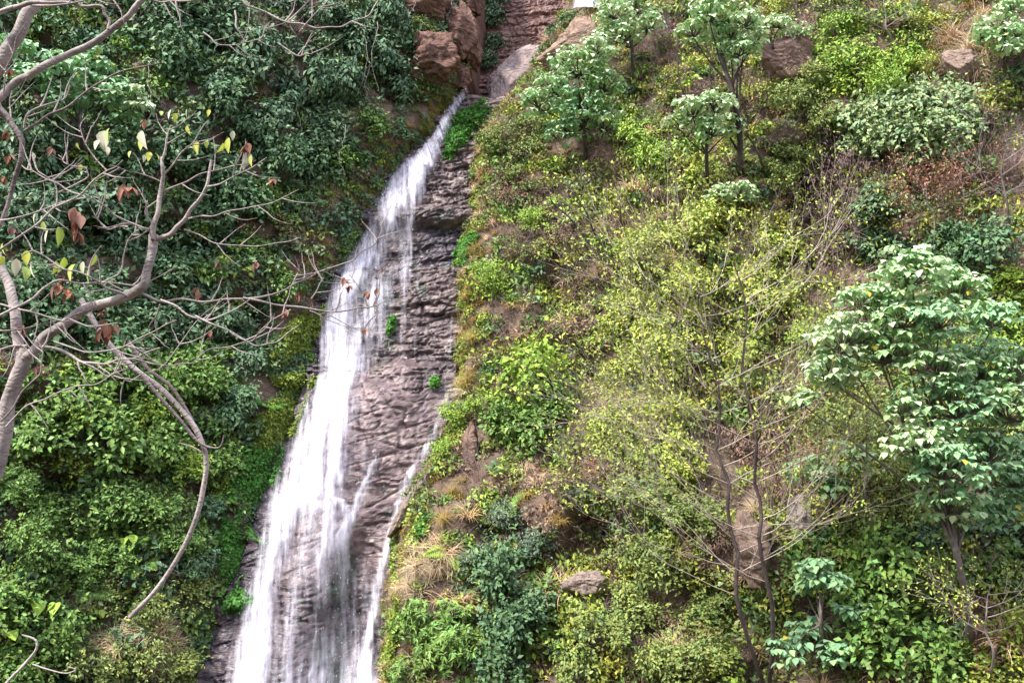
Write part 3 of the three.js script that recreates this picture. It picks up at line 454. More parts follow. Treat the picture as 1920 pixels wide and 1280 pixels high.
// ---------------------------------------------------------------- moss mats on the wet rock
function mossMat(u, v, hu, hv, seed, mat, label, tilt = 0, dense = 1) {
  const R = rng(seed), b = new Buf(), c = hit(u, v), px = 0.0185, n = Math.round(hu * hv * 1.1 * dense);
  for (let k = 0; k < n; k++) {
    const a = R() * 6.283, r = Math.sqrt(R()), e = 0.75 + 0.4 * noise(Math.cos(a) * 2 + seed, Math.sin(a) * 2, seed); let du = Math.cos(a) * r * hu * e, dv = Math.sin(a) * r * hv * e; du -= dv * tilt;
    const x = c.x + du * px, y = c.y - dv * px, z = wallZ(x, y) + (x < xL(y) ? 0.16 : 0.08) + 0.28 * R() * (1 - r * r), cl = 0.75 + 0.5 * clamp(0.5 + noise(x * 4, y * 4, seed)), t = tone(R, 0.2).map((q) => q * cl);
    const d = dirIn(R, -0.25).addScaledVector(V(0, 0, 1), 0.35).normalize(); leaf(b, V(x - c.x, y - c.y, z - c.z), d, V(0.1, 0.8, 0.6).addScaledVector(dirIn(R, 0), 0.5).normalize(), 0.07 + 0.06 * R(), 0.045 + 0.03 * R(), t, 0.25, 0.3);
  }
  const m = part(numbered('moss_mat'), b.geo(), mat, scene); m.position.copy(c); m.userData = { label, category: 'moss', kind: 'thing' };
}
mossMat(873, 238, 40, 96, 1, L.moss, 'bright green moss strip beside the narrow white chute', 0.42, 1.8);
mossMat(872, 470, 27, 48, 2, L.moss, 'bright green moss tuft hanging beside the dark wet ledge', 0.1, 2.2);
mossMat(528, 790, 50, 70, 3, L.mossy, 'olive-green moss curtain above the dark rock step', 0.35, 1.4);
mossMat(488, 890, 48, 74, 4, L.moss, 'deep green moss curtain below the olive-green one', 0.2, 1.4);
mossMat(436, 1035, 24, 72, 5, L.moss, 'long thin green moss tongue hanging over dark rock', -0.15, 2.4);
mossMat(440, 1128, 42, 24, 6, L.moss, 'small flat green moss cushion on the dark wet rock', 0, 2.4);
mossMat(558, 630, 34, 80, 7, L.mossy, 'olive moss drape on the bank beside the misty water', 0.5, 1.6);
mossMat(560, 715, 50, 18, 8, L.mossy, 'narrow olive moss ledge beside the misty water', -0.3, 2.2);
mossMat(735, 610, 9, 26, 9, L.moss, 'small green moss spot between two water threads', 0.1, 2);
mossMat(816, 716, 10, 14, 10, L.moss, 'tiny green moss spot on the striped rock beside a trickle', 0, 2);
mossMat(735, 1190, 10, 80, 11, L.mossy, 'yellow-green moss band beside the lower side stream', 0.1, 1.8);
mossMat(785, 1000, 14, 45, 12, L.moss, 'green moss streak on the tan rock rib', 0.25, 1.8);

// ---------------------------------------------------------------- trees with large pale leaves
const bigLeafGeo = [0, 1, 2].map((k) => { const b = new Buf(), R = rng(900 + k); leaf(b, V(0, 0, 0), V(0, 0, 1), V(0, 1, 0), 1, 0.78 + 0.08 * k, tone(R, 0.05), 0.18 + 0.1 * k, 0.35, true); return b.geo(); });
function bigTree(name, o) {
  const R = rng(o.seed), base = o.base, g = group(name, base), top = o.trunk[o.trunk.length - 1], rel = (p) => p.clone().sub(base);
  const tb = new Buf(); tube(tb, curve(o.trunk.map(rel), 14), o.r, o.r * 0.55, 8, o.wood, 0.25, o.seed); part('trunk', tb.geo(), M.bark, g);
  const all = [];
  o.pads.forEach(([c, rad, matK]) => {
    const lb = new Buf(), from = o.trunk[Math.max(1, Math.floor(o.trunk.length * (0.5 + 0.5 * R())) - 1)], mid = from.clone().lerp(c, 0.5).add(V(0, -0.25 * rad + 0.1, -0.2));
    tube(lb, curve([from, mid, c.clone().add(V(0, -rad * 0.35, 0))].map(rel), 8), o.r * 0.42, 0.014, 6, o.wood);
    const heads = Math.round(5 + rad * rad * o.heads);
    for (let h = 0; h < heads; h++) {
      const d = dirIn(R, 0.25).multiplyScalar(0.5 + 0.6 * R()), e = c.clone().add(V(d.x * rad * 1.1, d.y * rad * 0.85, (d.z + 0.2) * rad * 0.8)); tube(lb, curve([c.clone().add(V(0, -rad * 0.35, 0)), c.clone().lerp(e, 0.55).add(V(0, -0.12, 0)), e].map(rel), 4), 0.014, 0.006, 3, o.wood);
      const nl = 6 + Math.floor(R() * 5);
      for (let q = 0; q < nl; q++) {
        const a = q / nl * 6.283 + R(), dir = V(Math.cos(a) * 0.8, 0.05 - 1.05 * R(), Math.sin(a) * 0.8 + 0.15).normalize(), s = o.len * (0.45 + 0.85 * R()), p = e.clone().add(V(Math.cos(a) * 0.07, 0.03 * (R() - 0.5) + 0.04, Math.sin(a) * 0.07)).addScaledVector(dir, 0.05 * R());
        const nr = V(Math.cos(a) * 0.8, 0.75, Math.sin(a) * 0.8 + 0.25).addScaledVector(dirIn(R, 0), 0.35).normalize(); all.push({ p: rel(p), dir, nr, s, m: R() < 0.012 ? L.bigYellow : R() < 0.3 ? (matK === L.big ? L.bigPale : L.big) : matK, z: p.z + p.y * 0.3 });
      }
    }
    part('branch', lb.geo(), M.bark, g);
  });
  all.sort((a, b) => b.z - a.z);
  const X = V(), Y = V(), mt = new THREE.Matrix4(), rest = new Map();
  all.forEach((l, k) => {
    if (k < o.single) { const m = new THREE.Mesh(bigLeafGeo[k % 3], l.m); m.name = 'leaf'; m.castShadow = m.receiveShadow = true; X.crossVectors(l.nr, l.dir).normalize(); Y.crossVectors(l.dir, X).normalize(); mt.makeBasis(X, Y, l.dir); m.quaternion.setFromRotationMatrix(mt); m.scale.setScalar(l.s); m.position.copy(l.p); g.add(m); return; }
    if (!rest.has(l.m)) rest.set(l.m, new Buf()); leaf(rest.get(l.m), l.p, l.dir, l.nr, l.s, l.s * 0.82, tone(R, 0.14), 0.25, 0.35, true);
  });
  for (const [m, b] of rest) part('foliage', b.geo(), m, g, 'stuff');
  tag(g, o.label, 'tree', o.group); return g;
}
{ // the big tree on the sunny slope
  const fp = hit(1826, 1180), D = (EYE.z - fp.z) * cp + (fp.y - EYE.y) * sp - 0.9, P = (u, v, d = 0) => at(u, v, D + d), foot = P(1832, 1215, 0.6); foot.z = hillZ(foot.x, foot.y) - 0.1;
  const A = P(1818, 1160, 0.4), B = P(1795, 1040), C = P(1775, 960, 0.2), E = P(1760, 850, 0.4), G2 = P(1745, 740, 0.5);
  const pads = [[1710, 515, 75, 0], [1795, 545, 60, 0], [1620, 570, 62, 0], [1690, 600, 70, 0], [1580, 640, 70, 2], [1760, 600, 55, 1], [1660, 660, 75, 0], [1560, 700, 60, 2], [1860, 600, 50, 1], [1840, 690, 75, 1], [1760, 690, 60, 0], [1900, 690, 60, 0], [1790, 760, 75, 1], [1890, 770, 70, 0], [1720, 830, 65, 2], [1850, 850, 60, 1], [1770, 880, 75, 1], [1780, 950, 60, 0], [1900, 900, 60, 1], [1880, 960, 50, 1], [1505, 750, 30, 0], [1700, 760, 40, 0]]
    .map(([u, v, r, m], i) => [P(u, v, -0.6 + 1.3 * hash(i, 4)), 0.86 * r * D / F, [L.big, L.bigBlue, L.bigPale][m]]);
  bigTree('broadleaf_tree', { seed: 31, base: foot, trunk: [foot, A, B, C, E, G2], r: 0.085, wood: [0.30, 0.25, 0.22], pads, heads: 140, len: 0.145, single: 300, label: 'large tree with layered pads of big pale leaves and a leaning grey trunk' });
}
function slopeTree(name, foot, trunk, pads, o) { // a smaller big-leaved tree rooted on the slope
  const p = hit(...foot); const d0 = -(p.z - EYE.z) * cp + (p.y - EYE.y) * sp, P = (u, v, d = 0) => at(u, v, d0 - 0.7 + d);
  return bigTree(name, Object.assign({ base: p.clone().add(V(0, -0.1, -0.15)), trunk: [p.clone().add(V(0, -0.1, -0.15)), ...trunk.map(([u, v]) => P(u, v))], pads: pads.map(([u, v, r, m], i) => [P(u, v, -0.3 + 0.8 * hash(i, o.seed)), 0.85 * r * d0 / F, [L.big, L.bigBlue, L.bigPale][m]]), r: 0.07, wood: WOOD.dark, heads: 75, len: 0.165, single: 60 }, o));
}
slopeTree('broadleaf_tree', [1100, 300], [[1095, 240], [1085, 190]], [[1085, 130, 55, 0], [1120, 95, 40, 2], [1040, 165, 50, 0], [1090, 200, 55, 1], [1010, 190, 40, 0], [1130, 160, 40, 0], [1060, 240, 45, 1], [1130, 235, 40, 0]], { seed: 41, single: 120, label: 'rounded pale-leaved tree beside the mauve-grey slab' });
slopeTree('broadleaf_tree', [1190, 160], [[1185, 90], [1180, 50]], [[1150, 25, 40, 2], [1190, 15, 40, 2], [1165, 70, 35, 2], [1215, 50, 40, 2], [1135, 60, 25, 2]], { seed: 43, single: 60, label: 'whitish-leaved tree beside the dry orange-brown rock hump' });
slopeTree('broadleaf_tree', [1392, 330], [[1385, 230], [1370, 160], [1350, 100]], [[1330, 25, 48, 0], [1370, 60, 45, 1], [1300, 60, 36, 0], [1400, 40, 36, 2], [1385, 95, 35, 0], [1340, 0, 40, 2], [1415, 75, 28, 2]], { seed: 47, r: 0.1, single: 120, label: 'tall pale-leaved tree with a dark bent trunk below the reddish rock' });
slopeTree('broadleaf_tree', [1330, 345], [[1325, 290], [1325, 240]], [[1300, 210, 38, 2], [1340, 200, 36, 2], [1370, 235, 34, 2], [1275, 235, 30, 2], [1335, 245, 38, 0]], { seed: 53, label: 'low whitish-leaved tree in front of the dark bent trunk' });
slopeTree('broadleaf_tree', [1455, 130], [[1450, 90], [1445, 70]], [[1425, 55, 32, 2], [1460, 45, 26, 2], [1490, 60, 24, 2], [1440, 95, 24, 2]], { seed: 59, single: 40, label: 'small whitish-leaved tree on the bare reddish rock' });
slopeTree('broadleaf_tree', [1370, 430], [[1375, 395], [1378, 370]], [[1350, 360, 24, 2], [1385, 358, 26, 2], [1410, 370, 20, 2]], { seed: 61, single: 40, r: 0.05, label: 'small flat-topped whitish-leaved tree above the yellow-green scrub' });
slopeTree('broadleaf_tree', [1560, 970], [[1560, 930], [1560, 890]], [[1500, 885, 34, 0], [1540, 880, 34, 2], [1580, 850, 34, 0], [1620, 860, 34, 0], [1560, 920, 28, 1]], { seed: 67, single: 60, r: 0.05, wood: WOOD.brown, label: 'spreading sapling with pale leaves under the large tree' });
slopeTree('broadleaf_tree', [1540, 1230], [[1540, 1170], [1538, 1110]], [[1535, 1065, 36, 1], [1510, 1095, 28, 1], [1560, 1090, 28, 1], [1600, 1150, 34, 1], [1520, 1180, 36, 1], [1480, 1220, 36, 1], [1570, 1220, 36, 1], [1620, 1230, 34, 1]], { seed: 71, single: 80, r: 0.05, wood: WOOD.grey, label: 'blue-green large-leaved sapling below the pale grey rock' });
slopeTree('broadleaf_tree', [150, 290], [[150, 240], [150, 200]], [[110, 130, 48, 1], [170, 120, 40, 1], [200, 170, 48, 1], [250, 190, 36, 2], [120, 190, 40, 1], [60, 150, 40, 1], [240, 225, 30, 1], [30, 90, 34, 1]], { seed: 73, single: 80, len: 0.2, label: 'pale grey-leaved tree on the shaded slope behind bare branches' });
slopeTree('broadleaf_tree', [1890, 120], [[1885, 70], [1882, 40]], [[1870, 45, 34, 2], [1905, 60, 34, 0], [1880, 85, 28, 0], [1840, 65, 22, 0], [1900, 15, 30, 0]], { seed: 79, single: 40, r: 0.05, label: 'small pale-leaved tree beside the straw-coloured dry grass' });

// ---------------------------------------------------------------- bare and half-bare trees
function bareTree(name, foot, o) {
  const R = rng(o.seed), p = o.foot3 || hit(...foot), g = group(name, p), d0 = -(p.z - EYE.z) * cp + (p.y - EYE.y) * sp, P = (u, v, d = 0) => at(u, v, d0 - (o.out ?? 0.7) + d).sub(p);
  const fol = new Buf();
  o.stems.forEach(([line, r, kids]) => {
    const c = curve([V((R() - 0.5) * 0.2, -0.2, -0.2), ...line.flatMap(([u, v], i) => { const n = line[i + 1], j = () => (line.length > 4 ? 17 : 7) * (R() - 0.5), a = [P(u + j(), v, 0.25 * (R() - 0.5))]; if (n) a.push(P((u + n[0]) / 2 + 2 * j(), (v + n[1]) / 2, 0.3 * (R() - 0.5))); return a; })], 18), tb = new Buf(); tube(tb, c, r, r * 0.3, 6, o.wood, 0.2, o.seed); part('trunk', tb.geo(), M.bark, g);
    for (let k = 0; k < kids; k++) {
      const bb = new Buf(), tips = [], a = Math.floor(mix(o.low ?? 6, 18, (k + R()) / kids)), side = k % 2 ? 1 : -1;
      bough(bb, c[a], V(side * (0.8 + 0.3 * R()), 0.15 + 0.4 * R(), 0.7 * (R() - 0.35)).normalize(), (o.reach ?? 1.0) * (0.7 + 0.6 * R()) * (1 - 0.35 * a / 18), r * (o.thin ?? 0.32), o.depth ?? 3, R, o.twig || o.wood, tips, 4, o.spread ?? 0.75, o.rise ?? 0.12);
      part('branch', bb.geo(), M.twig, g);
      for (const [t, d] of tips) for (let q = 0; q < (o.leaves ?? 0); q++) leaf(fol, t.clone().addScaledVector(dirIn(R, 0), 0.12), dirIn(R, 0).addScaledVector(d, 0.6).normalize(), V(0, 1, 0).addScaledVector(dirIn(R, 0), 0.6).normalize(), o.len * (0.6 + 0.7 * R()), o.len * 0.5, tone(R, 0.3), 0.2, 0.3);
    }
  });
  if (fol.count) part('foliage', fol.geo(), o.mat, g, 'stuff'); tag(g, o.label, 'tree', o.group); return g;
}
bareTree('bare_tree', [1440, 1290], { seed: 3, stems: [[[[1402, 1170], [1385, 1040], [1366, 900], [1350, 800], [1318, 640], [1300, 520]], 0.05, 22], [[[1458, 1150], [1428, 1010], [1416, 900], [1404, 780], [1400, 610], [1374, 490]], 0.052, 22]], wood: [0.15, 0.105, 0.10], twig: [0.55, 0.46, 0.39], reach: 2.0, depth: 4, leaves: 3, len: 0.10, thin: 0.22, low: 3, mat: L.yellow, out: 1.6, spread: 0.6, label: 'two-stemmed pale bare tree with thin twigs and few yellow-green leaves' });
bareTree('bare_tree', [1170, 500], { seed: 7, stems: [[[[1105, 455], [1060, 400], [1025, 365]], 0.045, 4], [[[1118, 440], [1080, 370], [1060, 340]], 0.035, 3]], wood: WOOD.dark, reach: 0.7, depth: 2, label: 'dark forked leafless tree leaning over the gully rim' });
bareTree('bare_tree', [1172, 440], { seed: 9, stems: [[[[1160, 390], [1150, 340], [1145, 310]], 0.035, 4]], wood: WOOD.brown, reach: 0.6, depth: 2, label: 'short leafless stem beside the dark forked tree' });
bareTree('bare_tree', [1300, 250], { seed: 13, stems: [[[[1285, 180], [1275, 120], [1270, 40]], 0.04, 7], [[[1335, 180], [1330, 110], [1325, 60]], 0.045, 4]], wood: WOOD.dark, reach: 0.9, depth: 3, label: 'thin dark-stemmed leafless tree between two pale-leaved trees' });
bareTree('bare_tree', [1680, 100], { seed: 17, stems: [[[[1672, 70], [1660, 30], [1655, -10]], 0.04, 8]], wood: WOOD.grey, reach: 1.1, depth: 3, label: 'small grey leafless tree above the bright green bushes' });
bareTree('bare_tree', [1760, 500], { seed: 19, stems: [[[[1755, 430], [1740, 380], [1735, 340]], 0.035, 6], [[[1815, 440], [1805, 380], [1800, 330]], 0.035, 6]], wood: WOOD.pale, twig: WOOD.grey, reach: 0.9, depth: 3, leaves: 4, len: 0.11, mat: L.rust, label: 'shrubby tree with withered rust-coloured leaves and pale stems' });
bareTree('bare_tree', [1905, 470], { seed: 23, stems: [[[[1895, 400], [1880, 320], [1885, 220]], 0.035, 9]], wood: WOOD.mauve, twig: WOOD.grey, reach: 1.2, depth: 3, label: 'mauve-grey leafless tree beside the rust-leaved one' });
bareTree('bare_tree', [1020, 680], { seed: 27, stems: [[[[1018, 630], [1006, 600], [1000, 575]], 0.03, 2]], wood: WOOD.dark, reach: 0.35, depth: 1, label: 'short dead snag above the bright yellow-green bush' });
bareTree('bare_tree', [1190, 960], { seed: 29, stems: [[[[1140, 930], [1090, 890], [1050, 850]], 0.03, 6]], wood: WOOD.mauve, twig: WOOD.grey, reach: 0.8, depth: 3, leaves: 2, len: 0.08, mat: L.yellow, label: 'low leaning twiggy tree between scrub and the small tan rock' });
bareTree('bare_tree', [1640, 1040], { seed: 33, stems: [[[[1632, 960], [1625, 880], [1622, 790]], 0.03, 9]], wood: WOOD.grey, reach: 0.9, depth: 3, leaves: 5, len: 0.09, mat: L.olive, label: 'slender olive-leaved tree in the shade of the large pale-leaved tree' });
bareTree('bare_tree', [1440, 330], { seed: 37, stems: [[[[1420, 290], [1400, 250], [1395, 200]], 0.04, 4], [[[1378, 270], [1350, 200], [1345, 150]], 0.04, 4]], wood: WOOD.dark, reach: 0.7, depth: 2, label: 'dark branching stems among low whitish leaves' });
bareTree('bare_tree', [1860, 1290], { seed: 39, stems: [[[[1862, 1220], [1850, 1150], [1860, 1090]], 0.03, 9]], wood: WOOD.pale, twig: WOOD.pale, reach: 0.9, depth: 3, leaves: 4, len: 0.08, mat: L.yellow, label: 'tan twiggy shrub tree below the leaning grey trunk' });
bareTree('bare_tree', [560, 110], { seed: 49, stems: [[[[555, 70], [545, 30], [540, -10]], 0.035, 7]], wood: WOOD.mauve, reach: 0.9, depth: 3, label: 'mauve leafless tree on the shaded slope above dark shrubs' });
// hanging dead brush
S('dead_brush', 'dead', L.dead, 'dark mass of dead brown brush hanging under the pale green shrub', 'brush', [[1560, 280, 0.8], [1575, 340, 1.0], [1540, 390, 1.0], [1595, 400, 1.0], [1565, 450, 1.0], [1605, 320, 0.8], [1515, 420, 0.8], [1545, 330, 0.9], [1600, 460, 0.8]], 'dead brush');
S('dead_brush', 'dead', L.brown, 'mauve-brown dead brush behind the dark trunks of the bare tree', 'brush', [[1400, 850, 0.8], [1460, 830, 0.8], [1350, 830, 0.6], [1480, 900, 0.6], [1340, 1000, 0.6], [1440, 920, 0.5]], 'dead brush behind the trunks');

// ---------------------------------------------------------------- shrubs
// sunny bank
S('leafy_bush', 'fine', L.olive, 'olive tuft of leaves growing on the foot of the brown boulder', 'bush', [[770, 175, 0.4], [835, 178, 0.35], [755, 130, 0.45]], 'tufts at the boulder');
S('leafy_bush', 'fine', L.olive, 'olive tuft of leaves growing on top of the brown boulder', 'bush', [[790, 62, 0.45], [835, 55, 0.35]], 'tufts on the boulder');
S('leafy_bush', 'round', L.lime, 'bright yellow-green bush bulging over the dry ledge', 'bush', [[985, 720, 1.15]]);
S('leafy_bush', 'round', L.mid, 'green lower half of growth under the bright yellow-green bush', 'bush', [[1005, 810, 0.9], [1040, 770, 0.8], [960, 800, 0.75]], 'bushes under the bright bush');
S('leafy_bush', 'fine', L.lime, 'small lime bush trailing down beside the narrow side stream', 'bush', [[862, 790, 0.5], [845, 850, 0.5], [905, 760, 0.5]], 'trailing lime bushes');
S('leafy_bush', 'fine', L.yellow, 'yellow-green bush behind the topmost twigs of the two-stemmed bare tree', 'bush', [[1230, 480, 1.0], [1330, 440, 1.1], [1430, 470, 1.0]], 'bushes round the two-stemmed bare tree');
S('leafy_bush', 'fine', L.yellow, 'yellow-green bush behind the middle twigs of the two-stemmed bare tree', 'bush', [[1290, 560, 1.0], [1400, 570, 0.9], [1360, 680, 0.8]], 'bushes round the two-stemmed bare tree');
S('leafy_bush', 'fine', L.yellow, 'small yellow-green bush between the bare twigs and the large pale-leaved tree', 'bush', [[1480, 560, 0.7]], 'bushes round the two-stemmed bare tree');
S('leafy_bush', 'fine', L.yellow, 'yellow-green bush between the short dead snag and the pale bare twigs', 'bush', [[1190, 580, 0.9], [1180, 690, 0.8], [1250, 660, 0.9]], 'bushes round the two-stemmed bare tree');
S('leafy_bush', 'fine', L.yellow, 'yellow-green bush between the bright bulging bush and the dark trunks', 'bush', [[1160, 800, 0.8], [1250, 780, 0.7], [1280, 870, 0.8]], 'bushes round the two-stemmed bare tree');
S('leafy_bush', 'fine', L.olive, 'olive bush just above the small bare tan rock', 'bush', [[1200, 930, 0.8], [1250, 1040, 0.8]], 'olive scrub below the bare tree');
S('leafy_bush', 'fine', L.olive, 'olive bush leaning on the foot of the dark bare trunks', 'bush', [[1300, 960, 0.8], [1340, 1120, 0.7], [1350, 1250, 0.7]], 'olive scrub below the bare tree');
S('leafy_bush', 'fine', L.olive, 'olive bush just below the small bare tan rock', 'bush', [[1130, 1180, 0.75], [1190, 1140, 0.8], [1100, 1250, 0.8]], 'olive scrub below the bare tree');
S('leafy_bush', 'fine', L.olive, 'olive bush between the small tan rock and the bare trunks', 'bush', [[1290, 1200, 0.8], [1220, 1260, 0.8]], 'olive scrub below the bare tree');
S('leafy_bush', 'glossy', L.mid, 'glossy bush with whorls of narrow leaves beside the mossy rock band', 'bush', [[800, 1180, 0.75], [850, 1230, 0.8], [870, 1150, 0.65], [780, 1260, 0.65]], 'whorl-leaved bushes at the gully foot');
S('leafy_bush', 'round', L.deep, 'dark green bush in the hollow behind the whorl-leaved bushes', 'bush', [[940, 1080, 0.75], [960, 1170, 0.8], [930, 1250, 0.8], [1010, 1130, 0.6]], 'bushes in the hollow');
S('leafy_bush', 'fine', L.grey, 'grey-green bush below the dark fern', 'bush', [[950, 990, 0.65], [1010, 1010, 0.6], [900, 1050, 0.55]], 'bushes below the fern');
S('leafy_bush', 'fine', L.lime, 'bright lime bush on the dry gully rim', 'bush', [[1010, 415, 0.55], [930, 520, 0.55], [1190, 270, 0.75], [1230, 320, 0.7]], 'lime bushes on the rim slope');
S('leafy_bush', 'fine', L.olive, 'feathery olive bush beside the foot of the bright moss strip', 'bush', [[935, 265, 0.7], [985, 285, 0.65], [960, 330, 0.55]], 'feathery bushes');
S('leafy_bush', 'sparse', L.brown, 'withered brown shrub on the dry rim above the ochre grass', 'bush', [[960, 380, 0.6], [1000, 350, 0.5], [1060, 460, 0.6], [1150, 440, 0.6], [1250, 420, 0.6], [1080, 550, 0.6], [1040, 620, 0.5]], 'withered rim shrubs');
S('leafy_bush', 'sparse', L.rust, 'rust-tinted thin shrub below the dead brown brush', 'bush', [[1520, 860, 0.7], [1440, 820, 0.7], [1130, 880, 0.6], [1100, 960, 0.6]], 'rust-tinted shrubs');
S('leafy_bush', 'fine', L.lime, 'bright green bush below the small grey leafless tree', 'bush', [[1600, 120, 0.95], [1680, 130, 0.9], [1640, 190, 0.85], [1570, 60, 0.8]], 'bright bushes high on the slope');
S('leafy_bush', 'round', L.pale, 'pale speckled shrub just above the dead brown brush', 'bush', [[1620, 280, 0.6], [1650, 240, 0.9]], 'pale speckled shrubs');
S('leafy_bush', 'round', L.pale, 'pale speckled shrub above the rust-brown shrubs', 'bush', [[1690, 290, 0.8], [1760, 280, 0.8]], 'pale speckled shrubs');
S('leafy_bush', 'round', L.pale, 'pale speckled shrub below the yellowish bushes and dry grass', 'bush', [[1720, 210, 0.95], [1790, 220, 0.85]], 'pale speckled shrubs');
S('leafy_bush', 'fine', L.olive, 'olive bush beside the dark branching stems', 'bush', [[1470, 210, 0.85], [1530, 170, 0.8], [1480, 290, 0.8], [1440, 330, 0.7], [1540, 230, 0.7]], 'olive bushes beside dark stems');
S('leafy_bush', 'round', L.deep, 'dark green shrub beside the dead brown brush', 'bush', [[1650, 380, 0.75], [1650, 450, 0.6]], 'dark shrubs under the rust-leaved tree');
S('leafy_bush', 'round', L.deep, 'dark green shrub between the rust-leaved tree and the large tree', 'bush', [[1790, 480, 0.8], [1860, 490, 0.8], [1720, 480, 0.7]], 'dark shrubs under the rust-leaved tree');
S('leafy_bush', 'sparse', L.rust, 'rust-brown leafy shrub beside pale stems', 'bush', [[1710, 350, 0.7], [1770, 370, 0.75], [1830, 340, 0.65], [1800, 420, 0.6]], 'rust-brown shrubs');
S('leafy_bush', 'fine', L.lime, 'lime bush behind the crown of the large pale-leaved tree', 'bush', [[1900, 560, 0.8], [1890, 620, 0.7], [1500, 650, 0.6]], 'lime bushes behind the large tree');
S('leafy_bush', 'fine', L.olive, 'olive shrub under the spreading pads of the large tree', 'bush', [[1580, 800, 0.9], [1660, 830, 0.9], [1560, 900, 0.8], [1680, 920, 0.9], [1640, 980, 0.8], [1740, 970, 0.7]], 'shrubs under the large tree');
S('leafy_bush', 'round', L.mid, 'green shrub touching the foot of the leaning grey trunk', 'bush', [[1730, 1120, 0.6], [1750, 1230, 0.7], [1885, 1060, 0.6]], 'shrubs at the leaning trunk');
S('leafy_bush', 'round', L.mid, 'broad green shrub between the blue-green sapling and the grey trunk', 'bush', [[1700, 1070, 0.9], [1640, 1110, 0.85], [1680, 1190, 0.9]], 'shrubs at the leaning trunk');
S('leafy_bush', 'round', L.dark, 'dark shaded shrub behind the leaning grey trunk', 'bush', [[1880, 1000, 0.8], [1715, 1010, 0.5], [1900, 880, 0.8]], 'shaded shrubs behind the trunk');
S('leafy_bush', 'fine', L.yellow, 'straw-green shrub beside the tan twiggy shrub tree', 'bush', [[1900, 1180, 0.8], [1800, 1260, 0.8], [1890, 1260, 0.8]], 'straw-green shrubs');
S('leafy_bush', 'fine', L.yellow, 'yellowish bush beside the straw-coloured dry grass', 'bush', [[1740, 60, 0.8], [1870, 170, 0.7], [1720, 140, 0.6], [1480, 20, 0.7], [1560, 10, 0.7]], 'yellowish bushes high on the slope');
// shaded bank
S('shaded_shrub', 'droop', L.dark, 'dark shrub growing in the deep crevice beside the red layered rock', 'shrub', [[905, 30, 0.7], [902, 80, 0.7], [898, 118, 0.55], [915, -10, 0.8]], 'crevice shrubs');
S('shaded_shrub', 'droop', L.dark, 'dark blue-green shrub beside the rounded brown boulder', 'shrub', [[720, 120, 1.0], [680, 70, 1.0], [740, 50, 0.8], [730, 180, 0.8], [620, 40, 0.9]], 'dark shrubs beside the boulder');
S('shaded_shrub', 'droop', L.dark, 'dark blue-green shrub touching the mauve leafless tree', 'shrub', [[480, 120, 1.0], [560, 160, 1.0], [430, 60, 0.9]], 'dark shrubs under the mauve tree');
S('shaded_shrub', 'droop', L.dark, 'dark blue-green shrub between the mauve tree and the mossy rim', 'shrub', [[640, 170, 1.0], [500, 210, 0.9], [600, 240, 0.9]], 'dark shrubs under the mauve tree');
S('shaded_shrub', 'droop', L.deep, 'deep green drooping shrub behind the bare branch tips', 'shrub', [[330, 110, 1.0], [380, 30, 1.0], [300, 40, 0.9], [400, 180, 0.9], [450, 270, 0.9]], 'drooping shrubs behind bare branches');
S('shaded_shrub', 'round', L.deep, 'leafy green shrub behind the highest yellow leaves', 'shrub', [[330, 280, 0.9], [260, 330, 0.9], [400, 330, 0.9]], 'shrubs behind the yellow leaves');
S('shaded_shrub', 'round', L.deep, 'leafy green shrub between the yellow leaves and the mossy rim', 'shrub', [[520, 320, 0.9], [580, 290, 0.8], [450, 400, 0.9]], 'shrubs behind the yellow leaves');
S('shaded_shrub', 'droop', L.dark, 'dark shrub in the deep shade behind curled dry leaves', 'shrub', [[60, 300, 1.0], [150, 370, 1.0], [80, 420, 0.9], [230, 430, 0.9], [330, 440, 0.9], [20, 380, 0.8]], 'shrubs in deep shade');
S('shaded_shrub', 'round', L.mid, 'fresh green shrub below the mossy rim of the bank', 'shrub', [[490, 390, 0.6], [520, 530, 0.6], [640, 300, 0.6], [690, 240, 0.55], [480, 470, 0.6]], 'fresh shrubs at the bank rim');
S('shaded_shrub', 'sparse', L.brown, 'withered brown shrub on the mossy rim of the bank', 'shrub', [[540, 440, 0.6], [600, 400, 0.55], [570, 500, 0.55], [660, 330, 0.5], [560, 580, 0.45]], 'withered shrubs at the bank rim');
S('shaded_shrub', 'droop', L.dark, 'dark ivy-like shrub beside the olive moss drape', 'shrub', [[430, 620, 0.8], [460, 690, 0.7], [380, 560, 0.85], [470, 560, 0.7], [300, 620, 0.8]], 'ivy-like shrubs');
S('shaded_shrub', 'round', L.deep, 'green shrub behind the thick forking branch', 'shrub', [[180, 560, 0.9], [100, 620, 0.9], [220, 660, 0.9], [40, 560, 0.8], [330, 520, 0.8]], 'shrubs behind the forking branch');
S('shaded_shrub', 'round', L.mid, 'bright green shrub above the bend of the hanging vine', 'shrub', [[230, 730, 0.9], [320, 740, 0.9]], 'bright shrubs behind the vine');
S('shaded_shrub', 'round', L.mid, 'bright green shrub beside the forking bare trunk', 'shrub', [[140, 740, 0.95], [90, 800, 0.9]], 'bright shrubs behind the vine');
S('shaded_shrub', 'round', L.mid, 'bright green shrub enclosed by the bend of the vine', 'shrub', [[200, 820, 0.9], [290, 840, 0.8]], 'bright shrubs behind the vine');
S('shaded_shrub', 'round', L.mid, 'small bright shrub between the vine and the moss curtains', 'shrub', [[380, 730, 0.7], [410, 880, 0.6]], 'bright shrubs behind the vine');
S('shaded_shrub', 'round', L.lime, 'lime-tipped shrub inside the bend of the hanging vine', 'shrub', [[170, 780, 0.6], [270, 780, 0.6], [350, 880, 0.6], [260, 700, 0.5]], 'lime-tipped shrubs');
